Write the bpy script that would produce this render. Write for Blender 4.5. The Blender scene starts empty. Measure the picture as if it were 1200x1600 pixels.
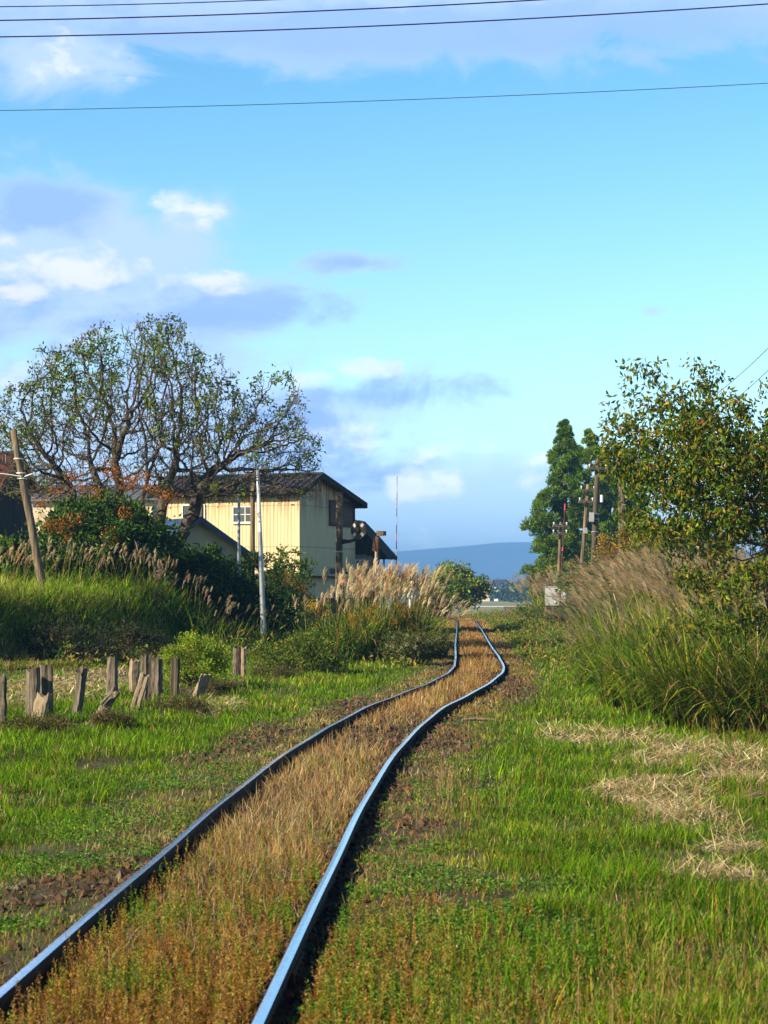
import bpy, math, random
import numpy as np
from mathutils import Vector, Matrix
R = math.radians
rng = np.random.default_rng(11)
random.seed(11)
sc = bpy.context.scene
C = sc.collection
CAMZ = 1.66
FPX = 3200.0      # focal length in photo pixels
HOR = 927.0       # horizon row of the photo
# ---------------------------------------------------------------- camera
cd = bpy.data.cameras.new("camera"); cam = bpy.data.objects.new("camera", cd); C.objects.link(cam)
cam.location = (0, 0, CAMZ); cam.rotation_euler = (R(90), 0, 0)
cd.sensor_fit = 'VERTICAL'; cd.sensor_height = 36.0; cd.lens = FPX / 1600 * 36.0
cd.shift_y = 127 / 1600; cd.clip_start = 0.1; cd.clip_end = 20000
cd.dof.use_dof = True; cd.dof.focus_distance = 34.0; cd.dof.aperture_fstop = 9.0
sc.camera = cam
# ---------------------------------------------------------------- light
SUN_EL = 30.0
SUN_DX, SUN_DY = -0.86, -0.51      # horizontal direction towards the sun
sd = Vector((SUN_DX, SUN_DY, 0)).normalized() * math.cos(R(SUN_EL)); sd.z = math.sin(R(SUN_EL))
ld = bpy.data.lights.new("sun", 'SUN'); ld.energy = 5.0; ld.angle = R(0.5); ld.color = (1.0, 0.85, 0.60)
sun = bpy.data.objects.new("sun", ld); C.objects.link(sun)
sun.rotation_euler = sd.to_track_quat('Z', 'Y').to_euler(); sun.location = (-30, -20, 30)
sc.view_settings.view_transform = 'Standard'; sc.view_settings.look = 'None'
sc.view_settings.exposure = 0.92; sc.view_settings.gamma = 1.0
sc.cycles.max_bounces = 6; sc.cycles.diffuse_bounces = 3; sc.cycles.glossy_bounces = 2
sc.cycles.transmission_bounces = 3; sc.cycles.volume_bounces = 0; sc.cycles.caustics_reflective = False
sc.cycles.sample_clamp_indirect = 6.0
# ---------------------------------------------------------------- node helper
class NT:
    def __init__(s, nt): s.nt = nt; s.n = nt.nodes; s.l = nt.links
    def node(s, typ, **kw):
        nd = s.n.new(typ)
        for k, v in kw.items():
            if k.startswith('i_'):
                key = k[2:]
                s.put(nd.inputs[int(key)] if key.isdigit() else nd.inputs[key.replace('_', ' ')], v)
            else: setattr(nd, k, v)
        return nd
    def put(s, inp, v):
        if isinstance(v, bpy.types.NodeSocket): s.l.new(v, inp)
        else:
            if isinstance(v, (tuple, list)) and len(v) == 3 and inp.type == 'RGBA': v = (*v, 1)
            inp.default_value = v
    def math(s, op, a, b=0.0, c=0.0, clamp=False):
        nd = s.n.new('ShaderNodeMath'); nd.operation = op; nd.use_clamp = clamp
        s.put(nd.inputs[0], a); s.put(nd.inputs[1], b); s.put(nd.inputs[2], c); return nd.outputs[0]
    def mix(s, f, a, b, mode='MIX'):
        nd = s.n.new('ShaderNodeMix'); nd.data_type = 'RGBA'; nd.blend_type = mode; nd.clamp_factor = True
        s.put(nd.inputs[0], f); s.put(nd.inputs[6], a); s.put(nd.inputs[7], b); return nd.outputs[2]
    def smooth(s, v, lo, hi, a=0.0, b=1.0):
        nd = s.n.new('ShaderNodeMapRange'); nd.interpolation_type = 'SMOOTHSTEP'
        s.put(nd.inputs[0], v); s.put(nd.inputs[1], lo); s.put(nd.inputs[2], hi); s.put(nd.inputs[3], a); s.put(nd.inputs[4], b); return nd.outputs[0]
    def noise(s, vec, scale, detail=4, rough=0.55, dist=0.0):
        nd = s.n.new('ShaderNodeTexNoise')
        if vec is not None: s.put(nd.inputs['Vector'], vec)
        nd.inputs['Scale'].default_value = scale; nd.inputs['Detail'].default_value = detail
        nd.inputs['Roughness'].default_value = rough; nd.inputs['Distortion'].default_value = dist
        return nd.outputs['Fac']
# ---------------------------------------------------------------- world: sky and clouds, all in world direction
w = bpy.data.worlds.new("World"); sc.world = w; w.use_nodes = True
n = NT(w.node_tree); n.n.clear()
sky = n.node('ShaderNodeTexSky', sky_type='NISHITA'); sky.sun_disc = False
sky.sun_elevation = R(SUN_EL); sky.sun_rotation = math.atan2(SUN_DX, SUN_DY)
sky.air_density = 1.0; sky.dust_density = 0.6; sky.ozone_density = 1.0
tc = n.node('ShaderNodeTexCoord'); sep = n.node('ShaderNodeSeparateXYZ', i_0=tc.outputs['Generated'])
dx, dy, dz = sep.outputs
az = n.math('DIVIDE', n.math('ARCTAN2', dx, dy), 1.0)
el = n.math('ARCSINE', dz)
# clear sky: Nishita hue shifted to the photo's cyan
tint = n.mix(n.smooth(el, 0.0, 0.30), (1.62, 1.98, 2.05), (0.66, 1.30, 1.55))
tint = n.mix(n.smooth(el, 0.31, 0.62), tint, (0.13, 0.27, 0.46))   # deeper blue zenith, darkened out of view to cut the fill light
tint = n.mix(n.smooth(dy, 0.35, -0.15, 0.0, 0.55), tint, (0.10, 0.16, 0.24))  # sky behind the camera darkened too, to cut the fill light
clear = n.mix(1.0, sky.outputs[0], tint, 'MULTIPLY')
comb = n.node('ShaderNodeCombineXYZ', i_0=az, i_1=n.math('MULTIPLY', el, 1.7), i_2=0.3)
nz1 = n.noise(comb.outputs[0], 30, 9, 0.6, 0.25)
nz2 = n.noise(comb.outputs[0], 15, 9, 0.62, 0.35)
def blob(px, py, rx, ry, k=1.0):
    a0, e0 = math.atan((px - 600) / FPX), math.atan((HOR - py) / FPX)
    u = n.math('DIVIDE', n.math('SUBTRACT', az, a0), rx / FPX)
    v = n.math('DIVIDE', n.math('SUBTRACT', el, e0), ry / FPX)
    q = n.math('SQRT', n.math('ADD', n.math('MULTIPLY', u, u), n.math('MULTIPLY', v, v)))
    return n.math('MULTIPLY', n.math('SUBTRACT', 1.0, q), k)
def field(bl, lo, hi, amp, nz):
    acc = None
    for b in bl:
        o = blob(*b); acc = o if acc is None else n.math('MAXIMUM', acc, o)
    acc = n.math('ADD', acc, n.math('MULTIPLY', n.math('SUBTRACT', nz, 0.5), amp))
    return n.smooth(acc, lo, hi)
veil = [(60, 430, 330, 170, 1.5), (200, 470, 300, 70, 1.3), (300, 500, 330, 70), (520, 640, 300, 100), (640, 790, 460, 120), (350, 620, 300, 140),
        (1100, 850, 900, 130, .8), (-200, 700, 500, 330), (110, 90, 130, 70, .8), (640, 20, 900, 85), (550, 412, 90, 18, .8), (0, -20, 700, 60),
        (1400, 20, 700, 70, .9), (280, 345, 110, 50, .8), (-900, 400, 500, 300), (2000, 500, 600, 300), (1020, 490, 22, 10, .5), (300, 700, 500, 150)]
dark = [(60, 330, 120, 45), (380, 492, 220, 40), (560, 618, 230, 40, 1.1), (480, 650, 160, 50, .8), (600, 680, 100, 36, .5), (520, 715, 120, 50, .5), (760, 40, 640, 52, 1.2), (300, 60, 200, 24, .6), (200, 500, 260, 50, .5), (560, 412, 60, 12, .5), (-700, 500, 400, 100), (1900, 60, 700, 60, .5), (150, 560, 250, 50, .4)]
white = [(100, 420, 180, 48), (40, 465, 60, 22), (280, 330, 90, 28), (330, 440, 60, 22), (510, 585, 120, 38, .8), (110, 85, 70, 40, .7), (632, 757, 44, 28, 1.25), (702, 752, 52, 28, 1.2), (690, 765, 40, 16, 1.0), (530, 690, 90, 32, .6), (800, 708, 180, 16, .5), (660, 840, 110, 14, .5), (0, 610, 160, 80, .5), (800, 757, 60, 16, .5), (-600, 420, 300, 90), (1700, 300, 300, 90)]
cv = field(veil, -0.1, 0.75, 2.6, nz2)
cdk = field(dark, -0.1, 0.75, 3.4, nz2)
cw = field(white, 0.1, 1.15, 4.8, nz1)
col = n.mix(n.math('MULTIPLY', n.math('MULTIPLY', cv, 0.85), n.smooth(dy, -0.1, 0.4)), clear, n.mix(n.smooth(el, 0.02, 0.12), (6.9, 9.6, 12.6), (5.0, 6.3, 10.0)))
col = n.mix(n.math('MULTIPLY', cdk, 0.78), col, (2.5, 4.3, 8.9))
col = n.mix(n.math('MULTIPLY', cw, 0.72), col, n.mix(n.smooth(el, 0.03, 0.12), (13.5, 13.8, 14.5), (8.8, 8.7, 10.2)))
bg = n.node('ShaderNodeBackground', i_Color=col, i_Strength=0.077)
n.l.new(bg.outputs[0], n.node('ShaderNodeOutputWorld').inputs[0])

# ---------------------------------------------------------------- materials
def lin(r, g, b):
    f = lambda c: ((c / 255 + 0.055) / 1.055) ** 2.4 if c > 10 else c / 255 / 12.92
    return (f(r), f(g), f(b))
def newmat(name):
    m = bpy.data.materials.new(name); m.use_nodes = True; t = NT(m.node_tree); t.n.clear()
    return m, t, t.node('ShaderNodeOutputMaterial')
def leafmat(name, trans=0.35, rough=0.5, spec=0.35, boost=1.0):
    m, t, out = newmat(name)
    a = t.node('ShaderNodeAttribute', attribute_name='Col')
    p = t.node('ShaderNodeBsdfPrincipled', i_Base_Color=a.outputs['Color'], i_Roughness=rough)
    p.inputs['Specular IOR Level'].default_value = spec
    tr = t.node('ShaderNodeBsdfTranslucent', i_Color=t.mix(1.0, a.outputs['Color'], (1.25 * boost, 1.35 * boost, 0.7 * boost), 'MULTIPLY'))
    mx = t.node('ShaderNodeMixShader', i_0=trans, i_1=p.outputs[0], i_2=tr.outputs[0])
    t.l.new(mx.outputs[0], out.inputs[0]); return m
def surf(name, c1, c2, scale=4.0, rough=0.8, metal=0.0, bump=0.0, stretch=(1, 1, 1), lo=0.35, hi=0.65, detail=5, c3=None, s3=1.0, spec=0.4):
    m, t, out = newmat(name)
    g = t.node('ShaderNodeTexCoord'); mp = t.node('ShaderNodeMapping', i_Vector=g.outputs['Object']); mp.inputs['Scale'].default_value = stretch
    nz = t.noise(mp.outputs[0], scale, detail, 0.6)
    c = t.mix(t.smooth(nz, lo, hi), c1, c2)
    if c3: c = t.mix(t.smooth(t.noise(mp.outputs[0], s3, 6, 0.65), 0.5, 0.68), c, c3)
    p = t.node('ShaderNodeBsdfPrincipled', i_Base_Color=c, i_Roughness=rough, i_Metallic=metal)
    p.inputs['Specular IOR Level'].default_value = spec
    if bump:
        b = t.node('ShaderNodeBump', i_Strength=bump, i_Distance=0.02, i_Height=nz); t.l.new(b.outputs[0], p.inputs['Normal'])
    t.l.new(p.outputs[0], out.inputs[0]); return m
M = {}
M['grass'] = leafmat('grass_blades', 0.32, 0.6, 0.1)
M['dry'] = leafmat('dry_grass', 0.25, 0.7, 0.1, 0.85)
M['plume'] = leafmat('plume_silk', 0.45, 0.6, 0.3, 0.95)
M['leaf'] = leafmat('tree_leaves', 0.32, 0.5, 0.18)
M['cedar'] = leafmat('cedar_sprays', 0.2, 0.7, 0.06)
M['bark'] = surf('bark', (0.055, 0.042, 0.032), (0.13, 0.10, 0.075), 9, 0.9, bump=0.4, stretch=(1, 1, .4))
M['bark_pale'] = surf('pale_bark', (0.16, 0.12, 0.085), (0.30, 0.24, 0.18), 14, 0.85, bump=0.3)
M['wood'] = surf('weathered_wood', (0.085, 0.066, 0.048), (0.24, 0.195, 0.15), 22, 0.85, bump=0.6, stretch=(1, 1, .09), c3=(0.05, 0.042, 0.032), s3=30)
M['wood_light'] = surf('split_wood', (0.22, 0.16, 0.105), (0.42, 0.33, 0.23), 22, 0.85, bump=0.5, stretch=(1, 1, .1), c3=(0.1, 0.075, 0.05), s3=22)
M['pole_wood'] = surf('old_pole_wood', (0.10, 0.072, 0.046), (0.27, 0.20, 0.135), 16, 0.85, bump=0.5, stretch=(1, 1, .07), c3=(0.055, 0.045, 0.032), s3=14)
M['pole_dark'] = surf('tarred_pole_wood', (0.05, 0.04, 0.03), (0.12, 0.095, 0.07), 16, 0.8, bump=0.4, stretch=(1, 1, .07))
M['steel_pole'] = surf('galvanised_pole', (0.30, 0.33, 0.38), (0.42, 0.44, 0.48), 5, 0.45, 0.5)
M['white_paint'] = surf('white_paint', (0.72, 0.72, 0.70), (0.82, 0.82, 0.80), 4, 0.5)
M['cream_wall'] = surf('cream_wall', (0.56, 0.47, 0.34), (0.68, 0.58, 0.43), 1.2, 0.85, c3=(0.36, 0.28, 0.19), s3=1.5)
M['dark_metal'] = surf('dark_metal', (0.02, 0.02, 0.022), (0.045, 0.04, 0.04), 8, 0.5, 0.4)
M['rail_side'] = surf('rail_side_rust', (0.022, 0.013, 0.009), (0.06, 0.03, 0.018), 12, 0.9, 0.1, bump=0.3)
M['rust'] = surf('rusty_steel', (0.06, 0.028, 0.015), (0.14, 0.06, 0.03), 12, 0.85, 0.2, bump=0.3)
M['black_wood'] = surf('blackened_wood', (0.010, 0.009, 0.008), (0.035, 0.028, 0.022), 6, 0.9, stretch=(1, 1, .2))
M['red_wood'] = surf('rusty_red_wood', (0.12, 0.035, 0.022), (0.24, 0.08, 0.05), 5, 0.8, stretch=(1, .3, 1))
M['glass'] = surf('window_glass', (0.03, 0.035, 0.04), (0.06, 0.065, 0.07), 1, 0.08, spec=0.8)
M['shade_glass'] = surf('brown_shutter', (0.04, 0.010, 0.008), (0.11, 0.025, 0.018), 2, 0.6, spec=.2, stretch=(1, 1, 4))
M['blue_trim'] = surf('dark_blue_trim', (0.02, 0.045, 0.11), (0.035, 0.07, 0.16), 3, 0.5)
M['blue_sheet'] = surf('faded_blue_sheet', (0.22, 0.30, 0.40), (0.32, 0.40, 0.50), 2, 0.45)
M['grey_box'] = surf('grey_cabinet_paint', (0.34, 0.36, 0.40), (0.42, 0.44, 0.47), 3, 0.45)
M['ceramic'] = surf('ceramic', (0.75, 0.75, 0.72), (0.8, 0.8, 0.78), 3, 0.25)
M['wire'] = surf('black_cable', (0.012, 0.012, 0.014), (0.02, 0.02, 0.022), 3, 0.5)
M['red_paint'] = surf('red_paint', (0.55, 0.05, 0.02), (0.65, 0.09, 0.03), 3, 0.5)
M['concrete'] = surf('concrete', (0.28, 0.26, 0.23), (0.38, 0.36, 0.32), 6, 0.9, bump=0.2)
M['stone'] = leafmat('ballast_stone', 0.0, 0.9, 0.2)
M['straw'] = leafmat('straw', 0.15, 0.65, 0.25, 0.9)

def rail_top():
    m, t, out = newmat('polished_rail_head')
    g = t.node('ShaderNodeTexCoord')
    nz = t.noise(g.outputs['Object'], 35, 6, 0.7)
    c = t.mix(t.smooth(nz, 0.55, 0.75), (0.97, 0.93, 0.95), (0.55, 0.48, 0.45))
    p = t.node('ShaderNodeBsdfPrincipled', i_Base_Color=c, i_Roughness=t.smooth(nz, 0.3, 0.8, 0.10, 0.26), i_Metallic=1.0)
    b = t.node('ShaderNodeBump', i_Strength=0.05, i_Distance=0.004, i_Height=nz); t.l.new(b.outputs[0], p.inputs['Normal'])
    t.l.new(p.outputs[0], out.inputs[0]); return m
M['rail_top'] = rail_top()
def wall_mat():
    m, t, out = newmat('corrugated_yellow')
    g = t.node('ShaderNodeTexCoord'); s = t.node('ShaderNodeSeparateXYZ', i_0=g.outputs['Object'])
    mp = t.node('ShaderNodeMapping', i_Vector=g.outputs['Object']); mp.inputs['Scale'].default_value = (3.2, 3.2, 0.22)
    nz = t.noise(mp.outputs[0], 2.2, 6, 0.65)
    mp2 = t.node('ShaderNodeMapping', i_Vector=g.outputs['Object']); mp2.inputs['Scale'].default_value = (7, 7, 0.5)
    nz2 = t.noise(mp2.outputs[0], 1.8, 5, 0.6)
    c = t.mix(t.smooth(nz2, 0.35, 0.7), (0.70, 0.59, 0.36), (0.62, 0.50, 0.28))
    top = t.smooth(s.outputs[2], 3.9, 5.4)
    rustf = t.math('ADD', t.math('MULTIPLY', t.smooth(nz, 0.50, 0.72), 0.26), t.math('MULTIPLY', t.smooth(nz, 0.40, 0.6), t.math('MULTIPLY', top, 0.95)))
    c = t.mix(rustf, c, (0.36, 0.15, 0.06))
    for zz in (3.05, 4.78):
        ln = t.smooth(t.math('ABSOLUTE', t.math('SUBTRACT', s.outputs[2], zz)), 0.0, 0.035, 0.6, 0.0)
        c = t.mix(ln, c, (0.16, 0.12, 0.07))
    p = t.node('ShaderNodeBsdfPrincipled', i_Base_Color=c, i_Roughness=0.65)
    t.l.new(p.outputs[0], out.inputs[0]); return m
M['wall'] = wall_mat()
def roof_mat(name, a, b):
    return surf(name, a, b, 3, 0.42, 0.15, stretch=(1, 1, 1), c3=(0.055, 0.048, 0.046), s3=1.7)
M['roof'] = roof_mat('dark_metal_roof', (0.035, 0.037, 0.045), (0.06, 0.062, 0.072))
M['roof2'] = roof_mat('grey_metal_roof', (0.12, 0.13, 0.15), (0.2, 0.2, 0.22))
M['roof_red'] = roof_mat('red_metal_roof', (0.07, 0.022, 0.016), (0.12, 0.04, 0.028))

# ---------------------------------------------------------------- mesh accumulation
class Acc:
    def __init__(s): s.V = []; s.F3 = []; s.F4 = []; s.K = []; s.n = 0; s.m3 = []; s.m4 = []
    def add(s, V, F3=None, F4=None, col=(1, 1, 1), m=0):
        V = np.asarray(V, float).reshape(-1, 3); k = len(V)
        if F3 is not None and len(F3): s.F3.append(np.asarray(F3, np.int64).reshape(-1, 3) + s.n); s.m3.append(np.full(len(s.F3[-1]), m))
        if F4 is not None and len(F4): s.F4.append(np.asarray(F4, np.int64).reshape(-1, 4) + s.n); s.m4.append(np.full(len(s.F4[-1]), m))
        col = np.asarray(col, float)
        if col.ndim == 1: col = np.tile(col, (k, 1))
        s.V.append(V); s.K.append(col); s.n += k
    def build(s, name, mat, parent=None, smooth=False):
        me = bpy.data.meshes.new(name)
        V = np.concatenate(s.V) if s.V else np.zeros((0, 3)); K = np.concatenate(s.K) if s.K else np.zeros((0, 3))
        F3 = np.concatenate(s.F3) if s.F3 else np.zeros((0, 3), np.int64); F4 = np.concatenate(s.F4) if s.F4 else np.zeros((0, 4), np.int64)
        off = np.zeros(3)
        if parent is not None: off = np.array(parent.matrix_world.translation) if False else np.array(parent.location)
        V = V - off if parent is not None else V
        me.vertices.add(len(V)); me.vertices.foreach_set('co', V.astype(np.float32).ravel())
        nl = F3.size + F4.size; me.loops.add(nl)
        me.loops.foreach_set('vertex_index', np.concatenate([F3.ravel(), F4.ravel()]).astype(np.int32))
        me.polygons.add(len(F3) + len(F4))
        ls = np.concatenate([np.arange(len(F3)) * 3, F3.size + np.arange(len(F4)) * 4]).astype(np.int32)
        me.polygons.foreach_set('loop_start', ls)
        if isinstance(mat, (list, tuple)):
            for mm in mat: me.materials.append(mm)
            mi = np.concatenate(s.m3 + s.m4) if (s.m3 or s.m4) else np.zeros(0)
            me.polygons.foreach_set('material_index', mi.astype(np.int32))
        else: me.materials.append(mat)
        me.polygons.foreach_set('use_smooth', np.full(len(F3) + len(F4), bool(smooth)))
        me.update(calc_edges=True)
        ca = me.color_attributes.new('Col', 'FLOAT_COLOR', 'POINT')
        ca.data.foreach_set('color', np.concatenate([K, np.ones((len(K), 1))], 1).astype(np.float32).ravel())
        me.validate()
        o = bpy.data.objects.new(name, me); C.objects.link(o)
        if parent is not None: o.parent = parent
        return o
def tag(o, label=None, cat=None, group=None, kind=None):
    if label: o['label'] = label
    if cat: o['category'] = cat
    if group: o['group'] = group
    if kind: o['kind'] = kind
    return o
def thing(name, loc, label, cat, group=None):
    o = bpy.data.objects.new(name, None); C.objects.link(o); o.location = loc; o.empty_display_size = 0.3
    return tag(o, label, cat, group, 'thing')
BOXF = [(0, 3, 2, 1), (4, 5, 6, 7), (0, 1, 5, 4), (1, 2, 6, 5), (2, 3, 7, 6), (3, 0, 4, 7)]
def box(a, c, half, ux=(1, 0, 0), uy=(0, 1, 0), uz=(0, 0, 1), col=(1, 1, 1), m=0):
    c = np.array(c, float); ux, uy, uz = [np.array(u, float) for u in (ux, uy, uz)]
    V = [c + sx * half[0] * ux + sy * half[1] * uy + sz * half[2] * uz for sz in (-1, 1) for sx, sy in ((-1, -1), (1, -1), (1, 1), (-1, 1))]
    a.add(V, None, BOXF, col, m)
def tube(a, pts, rad, sides=8, col=(1, 1, 1), cap=True, m=0):
    pts = np.asarray(pts, float); rad = np.broadcast_to(np.asarray(rad, float), (len(pts),))
    T = np.gradient(pts, axis=0); T /= np.linalg.norm(T, axis=1)[:, None] + 1e-9
    up = np.array([0, 0, 1.0]) if abs(T[0][2]) < 0.9 else np.array([1.0, 0, 0])
    V = []
    for p, t, r in zip(pts, T, rad):
        x = np.cross(up, t); x /= np.linalg.norm(x) + 1e-9; y = np.cross(t, x)
        an = np.arange(sides) / sides * 2 * math.pi
        V.append(p + r * (np.cos(an)[:, None] * x + np.sin(an)[:, None] * y))
    F = []
    for k in range(len(pts) - 1):
        for j in range(sides):
            F.append((k * sides + j, k * sides + (j + 1) % sides, (k + 1) * sides + (j + 1) % sides, (k + 1) * sides + j))
    V = np.concatenate(V); F3 = []
    if cap:
        V = np.concatenate([V, [pts[0]], [pts[-1]]]); i0 = len(V) - 2; L = (len(pts) - 1) * sides
        for j in range(sides):
            F3.append((i0, (j + 1) % sides, j)); F3.append((i0 + 1, L + j, L + (j + 1) % sides))
    a.add(V, F3, F, col, m)
def blades(a, P, h, wd, az, tilt, bend, c0, c1, seg=3, face=None):
    """N curved grass blades. P base points, az lean direction, tilt/bend radians."""
    N = len(P)
    if N == 0: return
    ld_ = np.stack([np.cos(az), np.sin(az), np.zeros(N)], 1)
    fz = az + math.pi / 2 if face is None else face
    wdv = np.stack([np.cos(fz), np.sin(fz), np.zeros(N)], 1)
    V = np.zeros((N, 2 * seg + 1, 3)); K = np.zeros((N, 2 * seg + 1, 3)); p = P.copy()
    for k in range(seg):
        t = k / seg; wk = wd * (1 - 0.55 * t ** 1.4) * 0.5
        V[:, 2 * k] = p - wdv * wk[:, None]; V[:, 2 * k + 1] = p + wdv * wk[:, None]
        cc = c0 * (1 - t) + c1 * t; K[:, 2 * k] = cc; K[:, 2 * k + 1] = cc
        an = tilt + bend * ((k + 0.5) / seg) ** 1.3
        p = p + (h / seg)[:, None] * (np.sin(an)[:, None] * ld_ + np.cos(an)[:, None] * np.array([0, 0, 1.0]))
    V[:, -1] = p; K[:, -1] = c1
    n1 = 2 * seg + 1; base = (np.arange(N) * n1)[:, None]
    F4 = [base + np.array([2 * k, 2 * k + 1, 2 * k + 3, 2 * k + 2]) for k in range(seg - 1)]
    F3 = base + np.array([2 * seg - 2, 2 * seg - 1, 2 * seg])
    a.add(V.reshape(-1, 3), F3, np.concatenate(F4) if F4 else None, K.reshape(-1, 3))
    return p
def unit(v): return v / (np.linalg.norm(v, axis=-1, keepdims=True) + 1e-9)
def leaves(a, P, D, L, W, col, fold=0.25, rs=None):
    """N folded leaves along D"""
    N = len(P)
    if N == 0: return
    r = rng if rs is None else rs
    D = unit(D); X = unit(np.cross(D, r.normal(size=(N, 3)))); Nn = np.cross(X, D)
    L = np.broadcast_to(L, (N,))[:, None]; W = np.broadcast_to(W, (N,))[:, None]
    mid = P + D * L * 0.45
    V = np.stack([P, mid - X * W * .5 + Nn * W * fold, P + D * L + Nn * W * -.15, mid + X * W * .5 + Nn * W * fold], 1)
    b = (np.arange(N) * 4)[:, None]
    F3 = np.concatenate([b + np.array([0, 1, 2]), b + np.array([0, 2, 3])])
    a.add(V.reshape(-1, 3), F3, None, np.repeat(col, 4, axis=0))
def pick(cols, N, jit=0.18, wts=None, r=None):
    r = rng if r is None else r
    cols = np.array(cols, float); i = r.choice(len(cols), N, p=None if wts is None else np.array(wts) / sum(wts))
    return np.clip(cols[i] * (1 + r.normal(size=(N, 1)) * jit) * (1 + r.normal(size=(N, 3)) * jit * .35), 0.002, 0.95)
# ---------------------------------------------------------------- value noise for placing things
_tab = np.random.default_rng(5).random((256, 256))
def vn(x, y, s, o=0):
    x = np.asarray(x) / s + 17.3 * (o + 1); y = np.asarray(y) / s + 9.1 * (o + 3)
    xi = np.floor(x).astype(int); yi = np.floor(y).astype(int); fx = x - xi; fy = y - yi
    fx = fx * fx * (3 - 2 * fx); fy = fy * fy * (3 - 2 * fy); T = lambda i, j: _tab[i & 255, j & 255]
    return (T(xi, yi) * (1 - fx) + T(xi + 1, yi) * fx) * (1 - fy) + (T(xi, yi + 1) * (1 - fx) + T(xi + 1, yi + 1) * fx) * fy
def fbm(x, y, s, o=0): return (vn(x, y, s, o) + .5 * vn(x, y, s / 2.1, o + 1) + .25 * vn(x, y, s / 4.3, o + 2)) / 1.75
def sstep(x, a, b): t = np.clip((x - a) / (b - a), 0, 1); return t * t * (3 - 2 * t)
# ---------------------------------------------------------------- track line (survey of the two rails)
_ty = np.array([1595, 1547, 1445, 1370, 1317, 1283, 1211, 1172, 1140, 1108, 1079, 1065, 1050, 1041, 1025, 1007, 987, 967.])
_tx = np.array([175, 214, 298, 360, 404, 430.5, 496, 536, 577.5, 625.5, 691.5, 721, 744, 749, 745.5, 738.5, 734, 728.])
_tY = FPX * CAMZ / (_ty - HOR); _tX = (_tx - 600) * CAMZ / (_ty - HOR)
_tY = np.concatenate([[-30, 0, 4], _tY, [150, 170, 200, 260]])
_tX = np.concatenate([[-2.35, -1.30, -1.18], _tX, [5.2, 4.2, 1.5, -6]])
_gy = np.arange(-30, 260, 0.25); _gx = np.interp(_gy, _tY, _tX)
def _sm(v, wd):
    k = np.hanning(int(wd / 0.25) | 1); k /= k.sum(); p = len(k) // 2
    return np.convolve(np.pad(v, p, 'reflect', reflect_type='odd'), k, 'valid')
_blend = sstep(_gy, 60, 90)
_gx = _sm(_gx, 4.5) * (1 - _blend) + _sm(_gx, 18) * _blend
def XC(Y): return np.interp(Y, _gy, _gx)
# bank on the left
_bY = [-50, 28, 44, 49, 54, 60, 74, 90, 130, 200]; _bX = [-16, -15, -11.4, -8.4, -5.7, -3.9, -3.4, -3.6, -3.5, -6]
def BX(Y): return np.interp(Y, _bY, _bX)
def H(X, Y):
    X = np.asarray(X, float); Y = np.asarray(Y, float)
    d = X - XC(Y); near = 1 - sstep(Y, 150, 230)
    h = -0.11 - 0.05 * sstep(np.abs(d), 1.2, 2.2) + 0.03 * sstep(np.abs(d), 2.5, 5)
    u = BX(Y) - X
    h = h + sstep(u, 0, 2.4) * 1.45 * near * sstep(Y, 18, 40)
    h = h + (fbm(X, Y, 2.3, 4) - .5) * 0.16 * sstep(np.abs(d), 1.0, 2.5) * near
    h = h + sstep(d, 5, 16) * 0.35 * near * sstep(Y, 40, 80)
    h = np.where(np.abs(d) < 0.95, -0.105 + (fbm(X, Y, .6, 8) - .5) * .03, h)
    return h * near + (-0.85) * (1 - near)
def G(px, py):
    """pixel of the photo -> ground point"""
    z = -0.15
    for _ in range(12):
        Y = FPX * (CAMZ - z) / (py - HOR); X = (px - 600) * Y / FPX; z = float(H(X, Y))
    return X, Y, z
def PT(px, py, Y): return ((px - 600) * Y / FPX, Y, CAMZ + (HOR - py) * Y / FPX)
def pxof(X, Y, z): return 600 + FPX * X / Y, HOR - FPX * (z - CAMZ) / Y

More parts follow.
